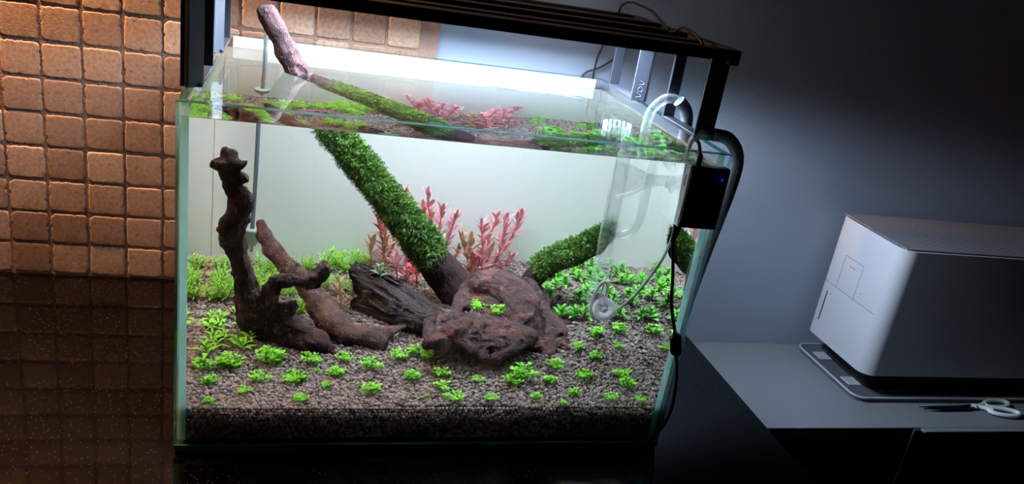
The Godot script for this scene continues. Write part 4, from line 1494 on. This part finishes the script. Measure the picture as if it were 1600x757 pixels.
func glassware() -> void:
	# inflow with a surface skimmer: a wide pipe with a crown at the surface and slots at its foot, and a riser joined from the side
	var t := thing("glass_inflow_pipe", "clear glass inflow pipe with a crown skimmer at the surface and ringed strainer below", "glass pipe")
	var x := 0.2165
	var z := -0.155
	pipe(t, "skimmer_tube", [v3(x, 0.372, z), v3(x, 0.30, z), v3(x + 0.001, 0.225, z)], 0.0118, M.tube)
	pipe(t, "riser", [v3(x + 0.009, 0.256, z), v3(x + 0.020, 0.256, z), v3(x + 0.032, 0.262, z), v3(x + 0.040, 0.276, z), v3(x + 0.041, 0.31, z), v3(x + 0.041, 0.36, z), v3(x + 0.041, 0.402, z), v3(x + 0.046, 0.421, z), v3(x + 0.062, 0.434, z), v3(x + 0.081, 0.431, z), v3(x + 0.092, 0.415, z)], 0.0068, M.tube)
	pipe(t, "float_cup", [v3(x, 0.265, z), v3(x, 0.285, z)], 0.0102, M.tube)
	# crown of glass teeth at the water line
	var ring := lathe([Vector2(0.0185, 0.376), Vector2(0.0188, 0.386), Vector2(0.0178, 0.386), Vector2(0.0172, 0.376), Vector2(0.0108, 0.368), Vector2(0.0118, 0.366), Vector2(0.0185, 0.376)], 32)
	part(t, "skimmer_cup", ring, M.tube, v3(x, 0, z))
	for k in 18:
		var a := TAU * k / 18.0
		part(t, "skimmer_tooth", box(v3(-0.0019, 0, -0.0006), v3(0.0019, 0.0095, 0.0006), 0.0004), M.frost, v3(x + cos(a) * 0.0182, 0.3858, z + sin(a) * 0.0182)).rotation.y = PI / 2 - a
	# strainer: stacked rings on bars
	for k in 11:
		var y := 0.219 - 0.0062 * k
		var tor := begin()
		var pts := PackedVector3Array()
		for i in 29:
			pts.append(v3(cos(TAU * i / 28.0) * 0.0112, 0, sin(TAU * i / 28.0) * 0.0112))
		add_tube(tor, pts, 0.0011, 8, false)
		part(t, "strainer_ring", done(tor), M.frost, v3(x + 0.0012, y, z))
	for k in 3:
		var a := TAU * k / 3.0 + 0.6
		pipe(t, "strainer_bar", [v3(x + 0.001 + cos(a) * 0.0112, 0.225, z + sin(a) * 0.0112), v3(x + 0.001 + cos(a) * 0.0112, 0.18, z + sin(a) * 0.0112), v3(x + 0.001 + cos(a) * 0.0112, 0.148, z + sin(a) * 0.0112)], 0.0012, M.tube, 0.0)
	part(t, "strainer_cap", lathe([Vector2(0.0001, 0.136), Vector2(0.008, 0.137), Vector2(0.0118, 0.142), Vector2(0.0118, 0.150), Vector2(0.0108, 0.150)], 24), M.tube, v3(x + 0.0012, 0, z))
	# outflow: a lily-shaped mouth on a pipe that climbs over the right rim
	var o := thing("glass_outflow_pipe", "clear glass outflow pipe with a lily-shaped mouth under the surface at the right", "glass pipe")
	var st := begin()
	var path := PackedVector3Array()
	var radii := PackedFloat32Array()
	for e in [[0.191, 0.3475, 0.0225], [0.198, 0.3480, 0.0212], [0.207, 0.3487, 0.0185], [0.217, 0.3495, 0.0140], [0.226, 0.3502, 0.0098], [0.235, 0.351, 0.0075], [0.25, 0.352, 0.0066]]:
		path.append(v3(e[0], e[1], -0.07))
		radii.append(e[2])
	add_tube(st, path, radii, 28, false)
	part(o, "lily_mouth", done(st), M.lily)
	pipe(o, "riser", [v3(0.25, 0.352, -0.07), v3(0.266, 0.3545, -0.07), v3(0.279, 0.364, -0.07), v3(0.2835, 0.38, -0.07), v3(0.285, 0.40, -0.07), v3(0.291, 0.4105, -0.066), v3(0.304, 0.413, -0.063), v3(0.313, 0.4115, -0.062)], 0.0066, M.tube)
	# hoses beyond the rim
	solo("return_hose", tube(smooth_path([v3(0.305, 0.4125, -0.062), v3(0.322, 0.411, -0.06), v3(0.336, 0.40, -0.058), v3(0.343, 0.38, -0.056), v3(0.342, 0.34, -0.056), v3(0.333, 0.26, -0.058), v3(0.325, 0.16, -0.06), v3(0.325, 0.03, -0.062), v3(0.34, 0.003, -0.08), v3(0.37, 0.002, -0.15), v3(0.4, 0.002, -0.3)], 8), 0.0082, 16), M.hose, "smoky grey hose arching over the front right corner of the tank", "hose")
	solo("intake_hose", tube(smooth_path([v3(x + 0.079, 0.4325, z), v3(x + 0.092, 0.421, z), v3(x + 0.0975, 0.40, z), v3(x + 0.098, 0.35, z), v3(x + 0.1, 0.2, z - 0.01), v3(x + 0.1, 0.03, z - 0.02), v3(x + 0.12, 0.003, z - 0.05), v3(x + 0.14, 0.003, z - 0.2)], 8), 0.0082, 16), M.hose, "smoky grey hose arching over the right rim behind the light leg", "hose")
	# suction cups on the right wall
	for e in [[0.327, -0.172], [0.352, -0.205]]:
		var c := solo("suction_cup", lathe([Vector2(0.0115, 0.0), Vector2(0.0105, 0.0016), Vector2(0.006, 0.0042), Vector2(0.0045, 0.0075), Vector2(0.0055, 0.0095), Vector2(0.0001, 0.0100)], 22), M.frost, "%s clear suction cup stuck inside the right glass wall" % ("lower" if e[0] < 0.34 else "upper"), "suction cup", v3(0.2964, e[0], e[1]))
		c.rotation.z = PI / 2
	# the slim diffuser at the back left
	var d := thing("glass_diffuser", "slim grey tube ending in a small glass bulb hanging at the back left", "diffuser")
	part(d, "tube", tube(smooth_path([v3(-0.2385, 0.413, -0.432), v3(-0.2385, 0.33, -0.432), v3(-0.239, 0.24, -0.432), v3(-0.2405, 0.148, -0.432)], 6), 0.0030, 12), mat(Color(0.34, 0.38, 0.39), 0.35, 0.2))
	part(d, "bulb", lathe([Vector2(0.0001, 0.1165), Vector2(0.0026, 0.1168), Vector2(0.0026, 0.1245), Vector2(0.0060, 0.1275), Vector2(0.0104, 0.1330), Vector2(0.0114, 0.1375), Vector2(0.0114, 0.1475), Vector2(0.0098, 0.1485), Vector2(0.0031, 0.1492)], 24), M.bulb, v3(-0.2405, 0, -0.432))
	part(d, "ceramic_disc", lathe([Vector2(0.0001, 0.1484), Vector2(0.0105, 0.1484), Vector2(0.0112, 0.1492), Vector2(0.0112, 0.1516), Vector2(0.0031, 0.1522)], 24), M.ceramic, v3(-0.2405, 0, -0.432))


func devices() -> void:
	# white disc in the water, clipped before the strainer
	var t := thing("water_steriliser", "white round plastic disc unit on an oval bracket, underwater before the glass strainer", "aquarium device", v3(0.2245, 0.1545, -0.128))
	var turn := Basis(Vector3.UP, -0.30) * Basis(Vector3.RIGHT, PI / 2 - 0.5)
	var cup := part(t, "disc", lathe([Vector2(0.0001, -0.006), Vector2(0.010, -0.006), Vector2(0.0125, -0.004), Vector2(0.0158, 0.0035), Vector2(0.0165, 0.0055), Vector2(0.0160, 0.0064), Vector2(0.0066, 0.0066), Vector2(0.0060, 0.0052), Vector2(0.0040, 0.0048), Vector2(0.0036, 0.0060), Vector2(0.0001, 0.0062)], 32), M.white_plastic)
	cup.basis = turn
	for k in 8:
		var a := TAU * k / 8.0
		var n := part(cup, "nozzle", box(v3(-0.0007, 0.0034, -0.0012), v3(0.0007, 0.0058, 0.0012), 0.0003), M.grey_plastic, v3(cos(a) * 0.0056, 0, sin(a) * 0.0056))
		n.rotation.y = -a
	var oval := begin()
	var pts := PackedVector3Array()
	for i in 33:
		var a := TAU * i / 32.0
		pts.append(v3(-0.008 + cos(a) * 0.0088 + sin(a) * 0.0035, 0.0135 + sin(a) * 0.0255, -0.007))
	add_tube(oval, pts, 0.0022, 10, false)
	add_tube(oval, PackedVector3Array([v3(-0.005, 0.036, -0.007), v3(-0.011, -0.010, -0.007)]), 0.0014, 8)
	add_tube(oval, PackedVector3Array([v3(-0.0165, 0.008, -0.007), v3(-0.0005, 0.017, -0.007)]), 0.0014, 8)
	part(t, "bracket", done(oval), M.white_plastic)
	part(t, "mesh_plate", tube(PackedVector3Array([v3(-0.008, 0.0135, -0.0095), v3(-0.008, 0.0135, -0.0085)]), 0.0085, 20), mat(Color(0.62, 0.58, 0.60), 0.8)).scale = v3(1, 1, 1)
	part(t, "neck", tube(PackedVector3Array([v3(-0.004, 0.015, -0.007), v3(-0.001, 0.006, -0.002)]), 0.0062, 14), M.white_plastic)
	solo("white_cable", tube(smooth_path([v3(0.2395, 0.1555, -0.128), v3(0.2475, 0.160, -0.126), v3(0.2600, 0.183, -0.115), v3(0.2700, 0.215, -0.100), v3(0.2760, 0.252, -0.080), v3(0.2745, 0.296, -0.060), v3(0.2640, 0.345, -0.040), v3(0.2560, 0.385, -0.024), v3(0.2515, 0.406, -0.014), v3(0.2495, 0.4155, -0.006), v3(0.2520, 0.4165, 0.001), v3(0.2545, 0.408, 0.006), v3(0.2555, 0.392, 0.008)], 8), 0.0022, 10), mat(Color(0.76, 0.76, 0.79), 0.5), "pale grey cable from the white disc unit over the rim to the control box", "cable")
	# control box hung on the front glass
	var c := thing("control_box", "flat black control box with a blue light, hung on the front glass at right", "control box", v3(0.2445, 0.3165, 0.003))
	part(c, "case", box(v3(0, 0, 0), v3(0.0495, 0.0745, 0.0125), 0.0012), M.case)
	var front := part(c, "front_plate", box(v3(0.0008, 0.0008, 0.0126), v3(0.0487, 0.0737, 0.0152), 0.0007), M.black_plastic)
	var font := SystemFont.new()
	font.font_names = PackedStringArray(["Droid Sans"])
	var tm := TextMesh.new()
	tm.text = "M5"
	tm.font = font
	tm.font_size = 20
	tm.pixel_size = 0.00062
	tm.depth = 0.0002
	part(front, "lettering", tm, mat(Color(0.075, 0.075, 0.085), 0.35), v3(0.0225, 0.0325, 0.0152))
	var blue := mat(Color(0.1, 0.15, 1.0), 0.4)
	blue.emission_enabled = true
	blue.emission = Color(0.08, 0.14, 1.0)
	blue.emission_energy_multiplier = 1.6
	part(front, "indicator_light", lathe([Vector2(0.0013, 0), Vector2(0.0012, 0.0004), Vector2(0.0001, 0.0006)], 12), blue, v3(0.0405, 0.0617, 0.0152)).rotation.x = PI / 2
	var bl := OmniLight3D.new()
	bl.name = "indicator_glow"
	bl.light_color = Color(0.15, 0.22, 1.0)
	bl.light_energy = 0.00003
	bl.light_size = 0.001
	bl.omni_range = 4.0
	bl.omni_attenuation = 2.0
	bl.shadow_enabled = true
	add_child(bl)
	bl.position = c.position + v3(0.0405, 0.0617, 0.0175)
	part(c, "side_slot", box(v3(-0.0003, 0.048, 0.0045), v3(0.0001, 0.062, 0.0060)), M.groove)
	part(c, "cable_gland", tube(PackedVector3Array([v3(0.0105, 0.0745, 0.007), v3(0.0110, 0.088, 0.006)]), PackedFloat32Array([0.0034, 0.0028]), 12), mat(Color(0.16, 0.17, 0.20), 0.45))
	part(c, "plug", tube(PackedVector3Array([v3(0.003, 0.000, 0.0075), v3(0.0022, -0.008, 0.0075), v3(0.001, -0.020, 0.0075)]), PackedFloat32Array([0.0052, 0.0046, 0.0026]), 12), M.black_plastic)
	var w := thing("power_cable", "black power cable with a ferrite bead hanging before the right front of the tank", "cable")
	part(w, "cable", tube(smooth_path([v3(0.2455, 0.298, 0.011), v3(0.2505, 0.279, 0.012), v3(0.2580, 0.245, 0.012), v3(0.2640, 0.215, 0.012), v3(0.2787, 0.1757, 0.012), v3(0.2860, 0.1505, 0.012), v3(0.2945, 0.123, 0.012), v3(0.3000, 0.095, 0.010), v3(0.3040, 0.060, 0.006), v3(0.306, 0.02, -0.01), v3(0.312, -0.003, -0.04), v3(0.33, -0.003, -0.12)], 8), 0.0021, 10), M.black_plastic)
	var bead := part(w, "ferrite_bead", lathe([Vector2(0.0032, -0.0125), Vector2(0.0066, -0.0125), Vector2(0.0076, -0.011), Vector2(0.0076, 0.011), Vector2(0.0066, 0.0125), Vector2(0.0046, 0.0128), Vector2(0.0040, 0.0160), Vector2(0.0024, 0.0162)], 20), M.black_plastic, v3(0.2835, 0.1605, 0.012))
	bead.rotation.z = 0.28


func bubbles() -> void:
	rng.seed = 131
	var ball := SphereMesh.new()
	ball.radius = 0.00055
	ball.height = 0.0011
	ball.radial_segments = 8
	ball.rings = 5
	var places := []
	for k in 90:
		# on the shaded front of the mossy branch, just below the surface
		var s := rng.randf()
		var c := v3(-0.166, 0.357, -0.305).lerp(v3(-0.10, 0.281, -0.303), s * s)
		var a := rng.randf_range(-0.3, 2.2)
		places.append(Transform3D(Basis().scaled(Vector3.ONE * rng.randf_range(0.6, 1.5)), c + (v3(0.75, 0.65, 0) * cos(a) + v3(0, 0, 1) * sin(a)) * 0.019))
	for k in 260:
		# on the frosted back
		places.append(Transform3D(Basis().scaled(Vector3.ONE * rng.randf_range(0.4, 0.9)), v3(rng.randf_range(-0.28, 0.28), rng.randf_range(0.22, 0.375), -0.4448)))
	var o := swarm(self, "air_bubbles", ball, M.bubble, places)
	tag(o, "tiny silvery air bubbles clinging to the mossy branch and the frosted back", "bubbles")


func rounded(w: float, d: float, r: float, steps := 8) -> PackedVector2Array:
	var out := PackedVector2Array()
	for c in 4:
		var mid := Vector2((w / 2 - r) * (1 if c == 0 or c == 3 else -1), (d / 2 - r) * (1 if c < 2 else -1))
		for i in steps + 1:
			var a := PI / 2 * (c + float(i) / steps)
			out.append(mid + Vector2(cos(a), sin(a)) * r)
	return out


func upright(outline: PackedVector2Array, lo: float, hi: float) -> ArrayMesh:
	# an outline in x and z given height from lo to hi
	var flat := extrude(outline, hi - lo, true)
	var st := begin()
	st.append_from(flat, 0, Transform3D(Basis(Vector3(1, 0, 0), Vector3(0, 0, -1), Vector3(0, 1, 0)), v3(0, lo, 0)))
	return st.commit()


func desk() -> void:
	var top := thing("side_cabinet", "low grey side cabinet beside the granite counter, its front in the dark", "cabinet")
	part(top, "top_panel", box(v3(0.50, DESK_Y - 0.02, WALL_Z + 0.001), v3(1.9, DESK_Y, -0.176), 0.0008), M.desk)
	part(top, "carcass", box(v3(0.50, -0.9, WALL_Z + 0.001), v3(1.9, DESK_Y - 0.0202, -0.2)), M.carcass)
	part(top, "door", box(v3(0.50, -0.88, -0.1995), v3(0.894, DESK_Y - 0.022, -0.18), 0.001), M.carcass)
	part(top, "door", box(v3(0.912, -0.88, -0.1995), v3(1.9, DESK_Y - 0.006, -0.172), 0.001), M.carcass)
	part(top, "edge_trim", box(v3(0.896, -0.88, -0.1995), v3(0.910, DESK_Y - 0.003, -0.173), 0.001), M.trim)
	part(top, "front_ledge", box(v3(0.912, DESK_Y - 0.0055, -0.1995), v3(1.9, DESK_Y - 0.001, -0.165), 0.0008), M.desk)
	# the white appliance on its grey tray
	var x0 := 0.834
	var wid := 0.46
	var dep := 0.192
	var h := thing("humidifier", "large white box-shaped appliance with grilled top on a grey tray, by the wall", "appliance", v3(x0 + wid / 2, DESK_Y, -0.359))
	part(h, "tray", upright(rounded(wid + 0.006, dep + 0.012, 0.022), 0.0003, 0.008), M.grey_tray)
	var lip := begin()
	var pts := PackedVector3Array()
	for q in rounded(wid + 0.006, dep + 0.012, 0.022):
		pts.append(v3(q.x, 0.0085, q.y))
	pts.append(pts[0])
	add_tube(lip, pts, 0.0022, 8, false)
	part(h, "tray_rim", done(lip), M.grey_plastic)
	for k in 2:
		part(h, "tray_foot", box(v3(-wid / 2 + 0.012, 0.008, -0.066 + k * 0.095), v3(-wid / 2 + 0.040, 0.0105, -0.036 + k * 0.095), 0.001), M.grey_plastic)
	part(h, "plinth", upright(rounded(wid - 0.08, dep - 0.05, 0.02), 0.008, 0.052), M.groove)
	var body := part(h, "body", upright(rounded(wid, dep, 0.026, 10), 0.052, 0.2985), M.white_body)
	part(h, "top_grille_bed", upright(rounded(wid - 0.008, dep - 0.008, 0.022), 0.2986, 0.2992), M.groove)
	for k in 44:
		part(h, "grille_bar", box(v3(-wid / 2 + 0.006, 0.2992, -dep / 2 + 0.006 + k * 0.0041), v3(wid / 2 - 0.006, 0.3008, -dep / 2 + 0.0086 + k * 0.0041)), M.grille)
	# seams, the hatch with its small print, and the water-level slot on the left side
	var xs := -wid / 2 - 0.0002
	var y_seam := 0.165
	part(body, "seam", box(v3(xs, y_seam - 0.0004, -0.09), v3(xs + 0.001, y_seam + 0.0004, 0.072)), M.seam)
	for e in [[-0.045, -0.0442, y_seam, 0.232], [0.0092, 0.010, y_seam, 0.232]]:
		part(body, "hatch_seam", box(v3(xs, e[2], e[0]), v3(xs + 0.001, e[3], e[1])), M.seam)
	part(body, "hatch_seam", box(v3(xs, 0.2316, -0.045), v3(xs + 0.001, 0.2324, 0.010)), M.seam)
	part(body, "level_slot", box(v3(xs - 0.0002, 0.085, -0.0655), v3(xs + 0.001, 0.148, -0.0625), 0.0003), M.groove)
	for e in [[-0.0270, 0.217, 0.018, 6], [-0.0560, 0.146, 0.006, 2], [0.0230, 0.183, 0.004, 1]]:
		for k in e[3]:
			part(body, "small_print", box(v3(xs - 0.0001, e[1] - 0.0007, e[0] + k * e[2] / e[3]), v3(xs + 0.0005, e[1] + 0.0007, e[0] + (k + 0.72) * e[2] / e[3])), M.seam)
	part(body, "tray_print", box(v3(-0.18, -0.0429, dep / 2 - 0.0005), v3(-0.14, -0.0426, dep / 2 + 0.0025)), M.grey_plastic)
	# scissors
	var s := thing("scissors", "pair of scissors with white loop handles lying on the grey cabinet top", "scissors", v3(1.075, DESK_Y + 0.002, -0.236))
	var bl := PackedVector2Array([Vector2(0.010, -0.006), Vector2(-0.02, -0.008), Vector2(-0.075, -0.0045), Vector2(-0.118, 0.0015), Vector2(-0.06, 0.004), Vector2(0.010, 0.006)])
	for k in 2:
		var b := part(s, "blade", extrude(bl, 0.0016), M.steel)
		b.basis = Basis(Vector3.UP, 0.02 + 0.09 * k - 0.02) * Basis(Vector3.RIGHT, -PI / 2)
		b.position.y = 0.0005 + 0.0018 * k
	part(s, "pivot_screw", lathe([Vector2(0.0025, 0.004), Vector2(0.0022, 0.0052), Vector2(0.0001, 0.0055)], 14), M.grey_plastic)
	for k in 2:
		var lo := begin()
		var loop := PackedVector3Array()
		var side := -1.0 if k == 0 else 1.0
		var mid := v3(0.066 - 0.008 * k, 0.004, side * 0.014 + 0.006)
		for i in 25:
			var a := TAU * i / 24.0
			var q := Vector2(cos(a) * 0.031, sin(a) * 0.0115).rotated(side * 0.14)
			loop.append(mid + v3(q.x, 0, q.y))
		add_tube(lo, loop, 0.0042, 10, false)
		add_tube(lo, smooth_path([v3(0.004, 0.003, -side * 0.003), v3(0.018, 0.0035, side * 0.002), v3(0.036, 0.004, side * 0.010 + 0.004)], 5), 0.0042, 10)
		part(s, "handle", done(lo), M.white_plastic if k == 1 else M.pale_green)
